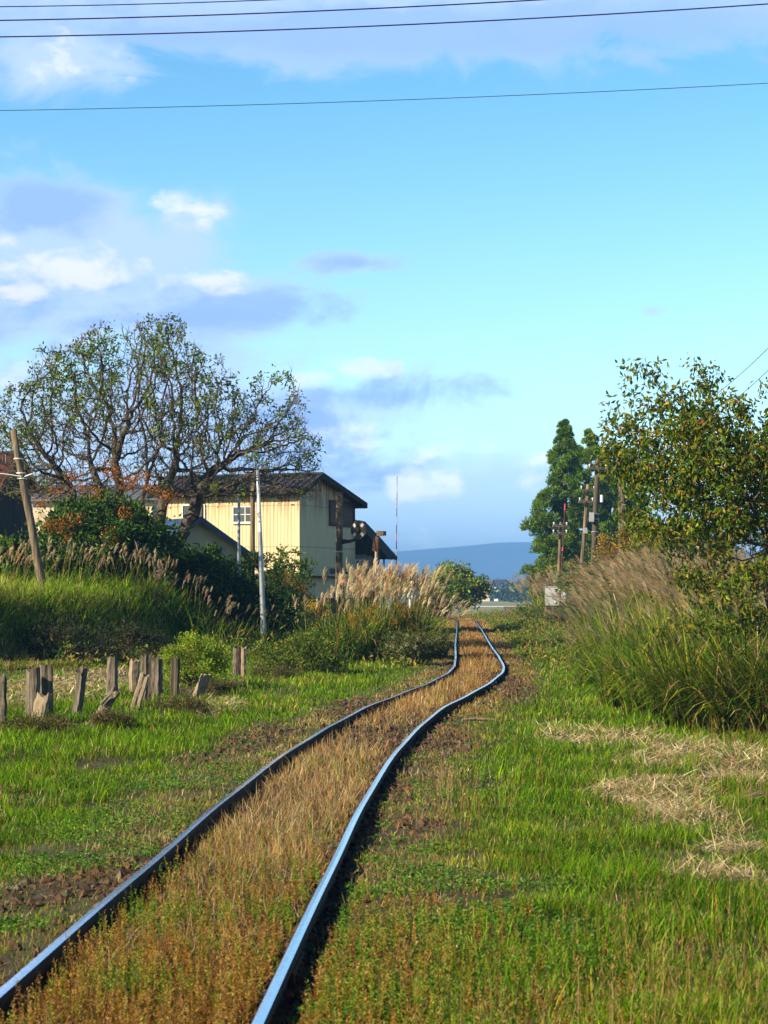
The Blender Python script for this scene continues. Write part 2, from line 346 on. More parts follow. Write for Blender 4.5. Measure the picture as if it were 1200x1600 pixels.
# ---------------------------------------------------------------- ground
def make_ground():
    ys = np.concatenate([[-60, -30, -10, -3], np.arange(0, 40, 0.3), np.arange(40, 120, 0.8), np.arange(120, 260, 3), np.geomspace(260, 9000, 40)])
    us = np.concatenate([-np.geomspace(1, 0.02, 70), [0], np.geomspace(0.02, 1, 70)])
    V = []
    for y in ys:
        half = 30 + max(0, y) * 0.55 if y < 260 else 173 + (y - 260) * 1.0
        x = us * half + (XC(y) if y < 260 else XC(259)); V.append(np.stack([x, np.full_like(x, y), H(x, np.full_like(x, y))], 1))
    nn = len(us); V = np.concatenate(V)
    i = np.arange(len(ys) - 1)[:, None] * nn + np.arange(nn - 1)[None]; i = i.ravel()
    F = np.stack([i, i + 1, i + nn + 1, i + nn], 1)
    a = Acc(); a.add(V, None, F)
    m, t, out = newmat('earth')
    g = t.node('ShaderNodeTexCoord'); P = g.outputs['Object']; s = t.node('ShaderNodeSeparateXYZ', i_0=P)
    n1 = t.noise(P, 1.1, 8, 0.65); n2 = t.noise(P, 28, 5, 0.7); n3 = t.noise(P, 0.35, 5)
    c = t.mix(t.smooth(n1, .38, .62), (0.045, 0.028, 0.016), (0.075, 0.065, 0.022))
    c = t.mix(t.smooth(n3, .45, .65, 0, .6), c, (0.045, 0.075, 0.014))
    c = t.mix(t.smooth(n2, .5, .7, 0, .7), c, (0.12, 0.08, 0.045))
    fld = t.mix(t.smooth(t.noise(P, 0.012, 4), .4, .6), (0.16, 0.19, 0.07), (0.24, 0.22, 0.10))
    c = t.mix(t.smooth(s.outputs[1], 165, 210), c, fld)
    p = t.node('ShaderNodeBsdfPrincipled', i_Base_Color=c, i_Roughness=0.95)
    b = t.node('ShaderNodeBump', i_Strength=0.8, i_Distance=0.03, i_Height=n2); t.l.new(b.outputs[0], p.inputs['Normal'])
    t.l.new(p.outputs[0], out.inputs[0])
    o = a.build('ground', m, smooth=True); tag(o, kind='structure')
make_ground()
# pale farm road far across the fields
a = Acc(); xs = np.linspace(-150, 260, 30)
for k in range(29):
    y0, y1 = 362, 392
    a.add([(xs[k], y0, -.79), (xs[k + 1], y0, -.79), (xs[k + 1], y1, -.79), (xs[k], y1, -.79)], None, [(0, 1, 2, 3)])
tag(a.build('far_road', surf('pale_gravel_road', (0.55, 0.55, 0.5), (0.7, 0.7, 0.66), 0.2, 0.9)), kind='structure')

# ---------------------------------------------------------------- railway track
GA = 0.565
def railpos(side, Y):
    Y = np.asarray(Y, float); sl = (XC(Y + .3) - XC(Y - .3)) / .6; nrm = 1 / np.sqrt(1 + sl ** 2)
    return np.stack([XC(Y) + side * GA * nrm, Y - side * GA * sl * nrm], -1), sl
track = thing('railway_track', (float(XC(6)), 6, -0.15), 'rusty single railway track with shiny rail tops curving through weeds', 'railway track')
prof = [(-.061, -.14), (.061, -.14), (.061, -.128), (.012, -.112), (.009, -.045), (.031, -.034), (.031, -.008), (.023, -.0008), (0, 0.0006), (-.023, -.0008), (-.031, -.008), (-.031, -.034), (-.009, -.045), (-.012, -.112), (-.061, -.128)]
def make_rail(side):
    ys = np.concatenate([np.arange(-8, 60, .35), np.arange(60, 160, 1.0)])
    P, sl = railpos(side, ys); a = Acc(); np_ = len(prof); V = []
    for (x, y), s_ in zip(P, sl):
        q = 1 / math.sqrt(1 + s_ * s_); wob = 0.004 * math.sin(y * 1.3) + .003 * math.sin(y * .47 + side)
        zb = float(np.interp(y, [150, 160], [0, -.05])) + wob
        for (u, v) in prof: V.append((x + u * q, y - u * s_ * q, v + zb))
    V = np.array(V); i = np.arange(len(ys) - 1)
    for j in range(np_):
        j2 = (j + 1) % np_
        F = np.stack([i * np_ + j, i * np_ + j2, (i + 1) * np_ + j2, (i + 1) * np_ + j], 1)[:, ::-1]
        a.add(V if j == 0 else np.zeros((0, 3)), None, None)
        a.F4.append(F); a.m4.append(np.full(len(F), 0 if j in (7, 8) else 1))
    r = a.build('rail', [M['rail_top'], M['rail_side']], track)
    for yj in ((37.8, 12.8) if side < 0 else (30.0, 9.5)):
        (x, y), s_ = (lambda t: (t[0], t[1]))(railpos(side, yj)); ang = math.atan(float(s_))
        ux = (math.cos(ang), -math.sin(ang), 0); uy = (math.sin(ang), math.cos(ang), 0)
        for sg in (-1, 1):
            b = Acc(); box(b, (x + sg * .028 * ux[0], y + sg * .028 * ux[1], -.08), (.012, .3, .035), ux, uy)
            for k in (-.2, -.07, .07, .2):
                cc = (x + sg * .046 * ux[0] + k * uy[0], y + sg * .046 * ux[1] + k * uy[1], -.08); box(b, cc, (.008, .017, .017), ux, uy)
            jb = b.build('joint_bar', M['rust'], r); jb.location = -Vector(track.location) + Vector(track.location); 
            jb.matrix_parent_inverse = Matrix.Identity(4)
            for v in jb.data.vertices: v.co += Vector(r.location)
            # vertices were made relative to the rail's own origin (0); shift into the track's frame
            off = -Vector(track.location)
            for v in jb.data.vertices: v.co += off
    return r
make_rail(-1); make_rail(1)
M['sleeper'] = surf('sleeper_wood', (0.05, 0.035, 0.025), (0.13, 0.09, 0.065), 14, 0.9, bump=.6, stretch=(.15, 1, 1))
for k in range(66):
    y = 7.0 + k * 0.64; x = float(XC(y)); s_ = float((XC(y + .3) - XC(y - .3)) / .6); an = math.atan(s_)
    b = Acc(); box(b, (x, y, -.185 + .008 * math.sin(k * 3.3)), (1.02, .10, .062), (math.cos(an), -math.sin(an), 0), (math.sin(an), math.cos(an), 0))
    b.build('sleeper', M['sleeper'], track)

# ---------------------------------------------------------------- vegetation on the ground
def ell(X, Y, px, py, rx, ry):
    """soft elliptic patch on the ground, centred on a pixel's ground point, radii in photo pixels"""
    x0, y0, _ = G(px, py); sx = rx * y0 / FPX; y1 = G(px, py - ry)[1]; y2 = G(px, py + ry)[1]; sy = (y1 - y2) / 2
    q = ((X - x0) / sx) ** 2 + ((Y - y0) / sy) ** 2
    return np.clip(1.35 - q + (fbm(X, Y, .7, 21) - .5) * 1.1, 0, 1)
STRAW = [(1020, 1240, 95, 30), (1085, 1290, 75, 22), (960, 1160, 110, 20), (1120, 1180, 90, 20), (1160, 1220, 60, 16), 
         (880, 1150, 60, 14), (1110, 1370, 80, 14), (1010, 1190, 70, 16), (340, 1105, 45, 12), (90, 1075, 110, 30), (300, 1045, 60, 8), (1150, 1330, 60, 10), (150, 1068, 130, 16), (60, 1090, 60, 14)]
BARE = [(400, 1150, 70, 22), (170, 1370, 55, 26), (60, 1400, 60, 25), (640, 1155, 110, 30), (790, 1070, 40, 25), (330, 1075, 60, 14), (620, 1240, 26, 20), (650, 1290, 40, 12), (560, 1110, 60, 20), (290, 1190, 60, 10), (200, 1052, 200, 12), (60, 1046, 120, 10), (330, 1090, 50, 10)]
def zones(X, Y):
    d = X - XC(Y); ad = np.abs(d)
    st = np.zeros_like(X); ba = np.zeros_like(X)
    for e in STRAW: st = np.maximum(st, ell(X, Y, *e))
    for e in BARE: ba = np.maximum(ba, ell(X, Y, *e))
    return d, ad, st, ba
def scatter(N, y0, y1, power, margin=1.25, xmin=None, xmax=None):
    """points inside the viewed wedge (widened), density ~ Y^-power"""
    u = rng.random(N); e = 2 - power
    Y = (y0 ** e + u * (y1 ** e - y0 ** e)) ** (1 / e) if abs(e) > 1e-3 else y0 * (y1 / y0) ** u
    X = (rng.random(N) * 2 - 1) * (600 / FPX) * margin * Y + (rng.random(N) - .5) * 1.0
    return X, Y
def pxw(Y, k): return k * Y / FPX       # width of k photo pixels at distance Y
LUSH = 1.1 * np.array([(0.095, 0.22, 0.004), (0.16, 0.29, 0.006), (0.04, 0.11, 0.003), (0.23, 0.33, 0.008), (0.115, 0.25, 0.005)])
YELG = 1.15 * np.array([(0.22, 0.30, 0.02), (0.30, 0.34, 0.03), (0.14, 0.24, 0.018), (0.36, 0.30, 0.04)])
TAN = np.array([(0.54, 0.37, 0.19), (0.42, 0.26, 0.12), (0.64, 0.48, 0.28), (0.26, 0.14, 0.06), (0.40, 0.29, 0.12)])
RUSTC = np.array([(0.40, 0.16, 0.03), (0.33, 0.11, 0.03), (0.45, 0.22, 0.04)])
STR = np.array([(0.62, 0.50, 0.30), (0.52, 0.38, 0.20), (0.70, 0.60, 0.40), (0.40, 0.27, 0.14)])
def grass_field():
    a = Acc(); dry = Acc()
    X, Y = scatter(820000, 7.0, 175, 2.0)
    d, ad, st, ba = zones(X, Y); nz = fbm(X, Y, 1.6, 2); nf = fbm(X, Y, .45, 12); nh = fbm(X, Y, .28, 31)
    bank = BX(Y) - X
    inside = ad < 0.53
    # probability of standing green grass
    lushR = sstep(d, 1.0, 2.3); lushL = sstep(-d, 1.25, 2.4)
    dens = np.where(d > 0, .30 + .70 * lushR, .38 + .62 * lushL)
    dens = dens * (0.35 + 1.15 * sstep(nf, .3, .62)); dens = dens * (1 - .86 * ba) * (1 - .66 * st)
    dens = np.where(inside, np.where(Y < 15.5, .10, .05), dens)
    dens = np.where((ad > .50) & (ad < .635), 0.0, dens); dens = np.where((ad >= .635) & (ad < .86), np.maximum(dens, .35) * (.25 + 1.3 * sstep(fbm(X, Y, .7, 44), .42, .6)), dens)
    dens = np.where(bank > 2.0, dens * .12, dens)
    keep = rng.random(len(X)) < dens
    X, Y, d, ad, nz, nf, st, ba, nh = [v[keep] for v in (X, Y, d, ad, nz, nf, st, ba, nh)]
    N = len(X); P = np.stack([X, Y, H(X, Y) - .01], 1)
    lush = np.where(d > 0, sstep(d, 1.0, 2.4), sstep(-d, 1.2, 2.4)) * sstep(nf, .25, .65)
    h = (0.035 + 0.105 * lush * (0.3 + 1.2 * nh) + .04 * nz) * (0.55 + .8 * rng.random(N))
    h *= np.where(ad < 1.1, .8, 1) * (1 + .35 * sstep(Y, 40, 90))
    wd = np.maximum(.0045, pxw(Y, 1.15)) * (0.7 + .6 * rng.random(N))
    yel = sstep(nz, .46, .66) * np.where(d > 0, sstep(Y, 7, 12) * 0 + sstep(-Y, -17, -9) * .9 + .25, .45) + sstep(Y, 45, 90) * .35
    yel = np.where(d > 0, yel + sstep(-d, -2.0, -1.0) * .5, yel + sstep(d, -2.0, -1.0) * .4)
    t = rng.random(N)
    colr = pick(LUSH, N, .2); yc = pick(YELG, N, .2); tn = pick(TAN, N, .2)
    colr = np.where((t < yel)[:, None], yc, colr)
    dryp = .03 + .17 * sstep(nf, .6, .42) + .22 * (ad < 1.3)
    isd = rng.random(N) < dryp; colr = np.where(isd[:, None], tn, colr)
    az = rng.random(N) * 2 * math.pi
    tilt = np.abs(rng.normal(size=N)) * .28; bend = .3 + rng.random(N) * 1.0
    tone = (.45 + 1.1 * fbm(X, Y, .55, 33)) * (1 + .25 * rng.normal(size=N)).clip(.4, 1.7); colr = colr * tone[:, None]
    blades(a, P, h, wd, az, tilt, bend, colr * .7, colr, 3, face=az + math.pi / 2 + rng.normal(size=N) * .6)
    o = a.build('grass', M['grass']); tag(o, 'short green and yellowing grass on both sides of the track', 'grass', kind='stuff')
grass_field()
def tall_seed():
    """thin taller stalks and broad rank tufts through the lush grass"""
    a = Acc(); X, Y = scatter(42000, 7.2, 120, 2.0); d, ad, st, ba = zones(X, Y); nf = fbm(X, Y, .9, 40)
    k = ((d > 1.25) | (d < -1.7)) & (st < .3) & (ba < .3) & (rng.random(len(X)) < sstep(nf, .42, .68)) & (BX(Y) - X < 3)
    X, Y = X[k], Y[k]; N = len(X); P = np.stack([X, Y, H(X, Y)], 1)
    h = .09 + .17 * rng.random(N); wd = np.maximum(.006, pxw(Y, 1.5)) * (.7 + .6 * rng.random(N))
    c = pick(np.concatenate([LUSH, LUSH * .55, YELG[:3]]), N, .3); az = rng.random(N) * 6.283
    blades(a, P, h, wd, az, np.abs(rng.normal(size=N)) * .3, .2 + rng.random(N) * 1.3, c * .7, c, 4, face=az + 1.57)
    # reddish seed stalks
    X, Y = scatter(9000, 7.2, 60, 2.0); d, ad, st, ba = zones(X, Y)
    k = (d > 1.0) & (rng.random(len(X)) < sstep(fbm(X, Y, .8, 50), .5, .7)); X, Y = X[k], Y[k]; N = len(X); P = np.stack([X, Y, H(X, Y)], 1)
    c = pick([(0.34, 0.2, 0.07), (0.42, 0.28, 0.12), (0.3, 0.13, 0.05)], N, .2); az = rng.random(N) * 6.283
    tip = blades(a, P, .2 + .2 * rng.random(N), np.maximum(.0025, pxw(Y, .7)), az, np.abs(rng.normal(size=N)) * .12, .1 + rng.random(N) * .4, c, c, 3)
    for j in range(4):
        leaves(a, tip + rng.normal(size=(N, 3)) * np.array([.006, .006, .02]) - np.array([0, 0, .02 * j]), rng.normal(size=(N, 3)) * .3 + np.array([0, 0, 1]), .026, np.maximum(.005, pxw(Y, 1.1)), c)
    tag(a.build('tall_grass', M['grass']), 'taller grass tufts and seed stalks beside the rails', 'grass', kind='stuff')
tall_seed()
def dry_grass():
    a = Acc()
    # tan grass between the rails
    X, Y = scatter(240000, 7.0, 165, 2.0, .75)
    X = XC(Y) + (rng.random(len(X)) * 2 - 1) * 1.5; d = X - XC(Y); ad = np.abs(d)
    nf = fbm(X, Y, .8, 60)
    _, _, st, ba = zones(X, Y)
    band = np.interp(Y, [7, 11.5, 14, 21, 22.5, 26, 28.5, 34, 40, 47, 55, 66, 80, 165], [.25, .45, 1, 1, .5, .15, .55, .9, .8, 1.0, .5, 1.0, .7, .7])
    dens = np.where(ad < .50, band * (.35 + .9 * sstep(nf, .3, .55)), 0)
    outer = np.where((ad > .68), .22 * sstep(-ad, -1.5, -.9), 0) * sstep(nf, .35, .6) * 2.4
    outer = outer * np.where(Y < 12, .35, 1.0)
    dens = np.maximum(dens, outer) * (1 - ba * .75)
    k = rng.random(len(X)) < dens * np.interp(Y, [7, 11, 14], [.35, .6, 1]); X, Y, d, ad = X[k], Y[k], d[k], ad[k]
    N = len(X); P = np.stack([X, Y, H(X, Y)], 1)
    edge = sstep(-ad, -.50, -.30)
    h = np.where(ad < .55, .05 + .12 * edge * (0.3 + 1.1 * fbm(X, Y, .35, 61)), .07) * (.6 + .8 * rng.random(N))
    c = pick(TAN, N, .2); rc = pick(RUSTC, N, .2)
    c = np.where((rng.random(N) < np.interp(Y, [8, 22, 30, 50], [.12, .1, .3, .45]))[:, None], rc, c) * (.45 + 1.1 * fbm(X, Y, .3, 66))[:, None]
    az = fbm(X, Y, .5, 63) * 14 + rng.normal(size=N) * 1.1; wd = np.maximum(.0026, pxw(Y, .8)) * (.6 + .7 * rng.random(N))
    gk = rng.random(N) < .22 * sstep(fbm(X, Y, .6, 64), .5, .6); c = np.where(gk[:, None], pick(YELG, N, .2), c)
    blades(a, P, h * 1.15, wd, az, .2 + np.abs(rng.normal(size=N)) * .9, .2 + rng.normal(size=N) * 1.4, c * .8, c, 3, face=rng.random(N) * 6.28)
    tag(a.build('dry_grass', M['dry']), 'dry tan grass growing between the two rails', 'dry grass', kind='stuff')
dry_grass()
def straw():
    a = Acc(); N0 = 420000; X, Y = scatter(N0, 7.2, 75, 2.0); d, ad, st, ba = zones(X, Y)
    bare = ba * .5 * (st < .2) + .10 * (fbm(X, Y, .4, 71) > .55); dens = np.clip(st * 1.3, 0, 1) * .8 + .012 * (ad > 1) + bare; k = (rng.random(N0) < dens) & (ad > .63); X, Y, st, ba = X[k], Y[k], st[k], ba[k]; N = len(X); lit = st < .2
    hump = fbm(X, Y, .5, 70)
    P = np.stack([X, Y, H(X, Y) + .01 + st * .10 * hump * (rng.random(N) ** .7)], 1); az = rng.random(N) * 6.283
    c = pick(STR, N, .2); c = np.where(lit[:, None], pick([(0.2, 0.12, 0.06), (0.11, 0.07, 0.04), (0.34, 0.24, 0.12), (0.1, 0.12, 0.02)], N, .25), c); L = np.where(lit, .03 + .08 * rng.random(N), .07 + .17 * rng.random(N))
    blades(a, P, L, np.maximum(.0045, pxw(Y, 1.2)) * (.6 + .8 * rng.random(N)), az, 1.3 + rng.normal(size=N) * .18, -.3 + rng.random(N) * 1.3, c, c, 4, face=az + 1.57 + rng.normal(size=N) * .8)
    tag(a.build('straw', M['straw']), 'cut straw lying in pale patches on the grass', 'straw', kind='stuff')
straw()
def weeds():
    """orange and yellow-green upright weeds at the near end of the track"""
    a = Acc(); X, Y = scatter(24000, 6.8, 14.5, 1.6, 1.0); X = XC(Y) + rng.uniform(-.55, 3.2, len(X)); d = X - XC(Y)
    lim = np.interp(Y, [7, 9, 11, 13.5], [1, 1, .45, .1]); nf = fbm(X, Y, .5, 80)
    dens = np.where(d < .49, lim * np.where(d < -.42, .4, 1), np.where(d < .72, 0, np.interp(d, [.7, 1.0, 1.5, 2.4], [.9, .9, .35, .03]) * np.interp(Y, [7, 9, 11, 12.5], [1, .8, .25, 0])))
    k = (rng.random(len(X)) < dens * (.3 + nf)) & ~((d < -.49)); X, Y, d, nf = X[k], Y[k], d[k], nf[k]; N = len(X)
    P = np.stack([X, Y, H(X, Y)], 1)
    h = .055 + .12 * rng.random(N) ** 1.5 + .05 * nf
    org = np.clip(sstep(nf, .62, .38) * .9 + np.interp(Y, [7, 8.3, 10], [.45, .1, 0]), 0, .93); isg = rng.random(N) > org
    co = pick([(0.32, 0.17, 0.03), (0.36, 0.22, 0.04), (0.24, 0.10, 0.025), (0.42, 0.28, 0.08)], N, .18)
    cg = pick([(0.16, 0.27, 0.02), (0.24, 0.30, 0.025), (0.10, 0.2, 0.018), (0.32, 0.29, 0.03)], N, .18)
    c = np.where(isg[:, None], cg, co); az = rng.random(N) * 6.283; lean = np.abs(rng.normal(size=N)) * .16
    blades(a, P, h, np.full(N, .003), az, lean, lean * .3, c * .6, c * .8, 2, face=rng.random(N) * 6.28)
    ax = np.stack([np.sin(lean) * np.cos(az), np.sin(lean) * np.sin(az), np.cos(lean)], 1)
    for j in range(22):
        t = .12 + .88 * (j + rng.random(N)) / 22; q = P + ax * (h * t)[:, None]
        th = rng.random(N) * 6.283; D = np.stack([np.cos(th), np.sin(th), .75 + rng.normal(size=N) * .3], 1)
        s_ = (1.15 - .65 * t) * .021 * (.6 + .8 * rng.random(N))
        leaves(a, q, D, s_, s_ * .42, c * (1 + .15 * rng.normal(size=(N, 1))).clip(.5, 1.6))
    tag(a.build('weeds', M['leaf']), 'orange and yellow-green weeds crowding the near rails', 'weeds', kind='stuff')
weeds()
def clover():
    a = Acc(); X, Y = scatter(60000, 7.2, 60, 2.0); d, ad, st, ba = zones(X, Y); nf = fbm(X, Y, .5, 90)
    k = (ad > .7) & (ad < 2.6) & (rng.random(len(X)) < sstep(nf, .48, .62) * (1 - ba * .7)); X, Y = X[k], Y[k]; N = len(X)
    c = pick([(0.06, 0.18, 0.02), (0.10, 0.22, 0.02), (0.16, 0.24, 0.03)], N, .2)
    for j in range(4):
        P = np.stack([X, Y, H(X, Y)], 1) + rng.normal(size=(N, 3)) * np.array([.02, .02, .0]) + np.array([0, 0, 1.]) * (.015 + .04 * rng.random((N, 1)))
        th = rng.random(N) * 6.283; s_ = np.maximum(.024, pxw(Y, 2.2)) * (.7 + .6 * rng.random(N))
        leaves(a, P, np.stack([np.cos(th), np.sin(th), .3 + .4 * rng.random(N)], 1), s_, s_ * .7, c)
    tag(a.build('ground_cover', M['leaf']), 'low leafy ground cover close to the rails', 'ground cover', kind='stuff')
clover()
def stones():
    a = Acc(); X, Y = scatter(90000, 7.2, 70, 2.0, .9); X = np.where(rng.random(len(X)) < .7, XC(Y) + rng.uniform(-1.8, 1.8, len(X)), X)
    d, ad, st, ba = zones(X, Y); near = (ad > .45) & (ad < .72)
    dens = ba * .22 * (ad < 3.2) + .22 * near + .02 * (ad < 1.2); dens = np.where(ad < .45, np.maximum(dens, .10), dens)
    k = rng.random(len(X)) < dens; X, Y = X[k][:30000], Y[k][:30000]; N = len(X)
    ico = np.array([(0, 0, 1), (.9, 0, .2), (0, .9, .2), (-.9, 0, .2), (0, -.9, .2), (.5, .5, -.7), (-.5, .5, -.7), (-.5, -.5, -.7), (.5, -.5, -.7)])
    F = np.array([(0, 1, 2), (0, 2, 3), (0, 3, 4), (0, 4, 1), (1, 5, 2), (2, 6, 3), (3, 7, 4), (4, 8, 1), (2, 5, 6), (3, 6, 7), (4, 7, 8), (1, 8, 5)])
    s_ = (.014 + .022 * rng.random(N) ** 2) * (1 + Y / 60); V = ico[None] * (1 + rng.normal(size=(N, 9, 3)) * .22) * s_[:, None, None] * np.array([1, 1, .75])
    th = rng.random(N) * 6.283; cs, sn = np.cos(th)[:, None], np.sin(th)[:, None]
    V = np.stack([V[..., 0] * cs - V[..., 1] * sn, V[..., 0] * sn + V[..., 1] * cs, V[..., 2]], -1) + np.stack([X, Y, H(X, Y) + s_ * .3], 1)[:, None]
    FF = (np.arange(N) * 9)[:, None, None] + F[None]
    c = pick([(0.075, 0.045, 0.03), (0.10, 0.055, 0.033), (0.055, 0.04, 0.032), (0.13, 0.065, 0.037), (0.09, 0.075, 0.06)], N, .25)
    a.add(V.reshape(-1, 3), FF.reshape(-1, 3), None, np.repeat(c, 9, axis=0))
    tag(a.build('gravel', M['stone']), 'rusty brown ballast stones around the rails', 'gravel', kind='stuff')
stones()

# ---------------------------------------------------------------- silver grass clumps
PL = np.array([(0.60, 0.46, 0.32), (0.72, 0.60, 0.45), (0.46, 0.33, 0.22), (0.56, 0.44, 0.33)])
PLG = np.array([(0.42, 0.34, 0.26), (0.52, 0.42, 0.32), (0.36, 0.27, 0.19)])
def plumes(a, P, D, L, col, windaz, k=15, fluff=1.0, Yd=30.0, ws=.3):
    """fluffy seed heads: arching filaments that leave an axis and hang downwind"""
    N = len(P); wv = np.array([math.cos(windaz), math.sin(windaz), 0])
    D = unit(D); wmin = pxw(Yd, 1.15)
    for j in range(k):
        t = j / (k - 1); P0 = P + D * (L * .62 * t)[:, None]
        jit = rng.normal(size=(N, 3)) * .17
        Dj = unit(D * (1.0 - .2 * t) + wv * (ws + ws * rng.random((N, 1))) + jit * .6)
        az = np.arctan2(Dj[:, 1], Dj[:, 0]); til = np.arccos(np.clip(Dj[:, 2], -1, 1))
        blades(a, P0, L * (.62 - .25 * t) * (.75 + .5 * rng.random(N)), np.full(N, max(.009, wmin) * fluff) * (.7 + .6 * rng.random(N)), az, til, .35 + .45 * rng.random(N), col * .9, np.clip(col * 1.1, 0, .95), 4, face=rng.random(N) * 6.28)
def silver_grass(X, Y, rad, ht, nl, npl, label, group, windaz=math.pi, lean=.25, leafcol=None, plcol=PL, name='silver_grass', plen=.30, stemtan=.3, zoff=0.0, sideplume=0):
    z = float(H(X, Y)) + zoff; o = thing(name, (X, Y, z), label, 'grass clump', group)
    lc = LUSH if leafcol is None else leafcol
    a = Acc(); r = rad * np.sqrt(rng.random(nl)); th = rng.random(nl) * 6.283
    P = np.stack([X + r * np.cos(th), Y + r * np.sin(th), np.zeros(nl)], 1); P[:, 2] = H(P[:, 0], P[:, 1])
    az = np.where(rng.random(nl) < .72, rng.random(nl) * 6.283, windaz + rng.normal(size=nl) * .8); L = ht * (.35 + .5 * rng.random(nl))
    c = pick(lc, nl, .22); tn = pick(TAN, nl, .2); isn = rng.random(nl) < .12; c = np.where(isn[:, None], tn, c)
    wd = max(.021, pxw(Y, 1.6)) * (.6 + .6 * rng.random(nl))
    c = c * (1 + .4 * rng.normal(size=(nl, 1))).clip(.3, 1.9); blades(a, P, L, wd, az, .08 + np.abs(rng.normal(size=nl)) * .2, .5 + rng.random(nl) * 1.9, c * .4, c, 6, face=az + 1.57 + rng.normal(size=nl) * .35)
    a.build('leaf_blades', M['grass'], o)
    if npl:
        b = Acc(); r = rad * .9 * np.sqrt(rng.random(npl)); th = rng.random(npl) * 6.283
        P = np.stack([X + r * np.cos(th), Y + r * np.sin(th), np.zeros(npl)], 1); P[:, 2] = H(P[:, 0], P[:, 1])
        out = np.stack([r / rad * np.cos(th), r / rad * np.sin(th)], 1) * .22 + np.array([math.cos(windaz), math.sin(windaz)]) * (lean * (.5 + rng.random((npl, 1))))
        az = np.arctan2(out[:, 1], out[:, 0]); til = np.linalg.norm(out, axis=1); hh = ht * (.72 + .30 * rng.random(npl)); bend = til * .9
        sc_ = pick([(0.24, 0.2, 0.05), (0.36, 0.28, 0.10), (0.14, 0.2, 0.02)], npl, .2)
        tip = blades(b, P, hh, np.full(npl, max(.006, pxw(Y, .8))), az, til * .6, bend, sc_, sc_, 5, face=rng.random(npl) * 6.28)
        b.build('stem_sprays', M['dry'], o)
        pl = Acc(); an = til * .6 + bend; D = np.stack([np.sin(an) * np.cos(az), np.sin(an) * np.sin(az), np.cos(an)], 1)
        plumes(pl, tip - D * .04, D, plen * (.75 + .5 * rng.random(npl)), pick(plcol, npl, .14), windaz, Yd=Y, ws=.3 if math.cos(windaz) < 0 else .13)
        pl.build('plume_sprays', M['plume'], o)
    return o
# right-hand bank of silver grass, by the foot of each clump
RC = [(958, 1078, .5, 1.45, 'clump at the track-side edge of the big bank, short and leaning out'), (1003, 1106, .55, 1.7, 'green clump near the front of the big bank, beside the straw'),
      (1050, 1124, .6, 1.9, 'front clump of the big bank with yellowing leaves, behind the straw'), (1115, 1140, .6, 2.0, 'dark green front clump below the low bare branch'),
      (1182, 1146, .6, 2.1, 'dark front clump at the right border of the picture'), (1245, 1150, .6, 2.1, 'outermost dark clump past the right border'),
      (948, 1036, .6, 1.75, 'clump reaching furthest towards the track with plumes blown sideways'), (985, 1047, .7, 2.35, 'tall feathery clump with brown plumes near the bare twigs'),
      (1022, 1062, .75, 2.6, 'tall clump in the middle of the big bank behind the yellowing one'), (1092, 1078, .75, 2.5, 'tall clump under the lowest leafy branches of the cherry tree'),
      (1165, 1085, .75, 2.4, 'tall clump by the cherry tree trunk, leaves coloured dark for shade'), (1240, 1090, .75, 2.5, 'tall clump past the cherry tree trunk'),
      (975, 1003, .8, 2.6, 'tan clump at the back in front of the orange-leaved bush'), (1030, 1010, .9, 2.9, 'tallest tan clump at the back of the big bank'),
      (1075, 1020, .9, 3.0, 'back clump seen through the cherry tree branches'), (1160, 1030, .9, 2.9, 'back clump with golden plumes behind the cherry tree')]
RG = 'silver grass clumps in the bank right of the track'
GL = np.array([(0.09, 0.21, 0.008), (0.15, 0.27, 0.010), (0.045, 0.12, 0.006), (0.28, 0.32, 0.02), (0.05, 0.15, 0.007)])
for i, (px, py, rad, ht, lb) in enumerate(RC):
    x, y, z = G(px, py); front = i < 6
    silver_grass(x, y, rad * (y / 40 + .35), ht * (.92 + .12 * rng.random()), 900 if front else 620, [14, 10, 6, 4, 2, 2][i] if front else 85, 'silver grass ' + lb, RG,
                 windaz=math.pi + .15, lean=.42 if px < 980 else .25, leafcol=GL * np.array([.85, .7, .7]) if i in (3, 4, 5, 9, 10, 11) else GL * np.array([1.6, 1.35, 1.1]), plcol=PLG if i in (0, 6) else PL * np.array([1.0, .92, .84]), plen=.42)  # dark clumps: deep shade at the right is put into their leaf colour
# left clump between house and track
LG = 'silver grass clumps between the house and the track'
for (px, py, ht, npl, nl, lb) in [(500, 1034, 1.9, 14, 500, 'left end clump beside the steel pole, sparse plumes'), (545, 1038, 2.25, 45, 700, 'clump in front of the round warning board pole'),
                          (590, 1036, 2.4, 90, 800, 'densest clump with upright cream plumes'), (630, 1034, 2.3, 80, 700, 'clump below the striped antenna pole'), (664, 1028, 1.6, 20, 500, 'low clump nearest the left rail with plumes arching over'),
                          (570, 1020, 2.45, 70, 300, 'clump at the back near the rusty lamp post'), (612, 1016, 2.4, 70, 300, 'clump at the back near the white marker')]:
    x, y, z = G(px, py); silver_grass(x, y, .62, ht, nl, npl, 'silver grass ' + lb, LG, windaz=.1, lean=.10 if px < 640 else .22, leafcol=GL, plcol=PL * np.array([1.1, 1.08, 1.15]), plen=.40)
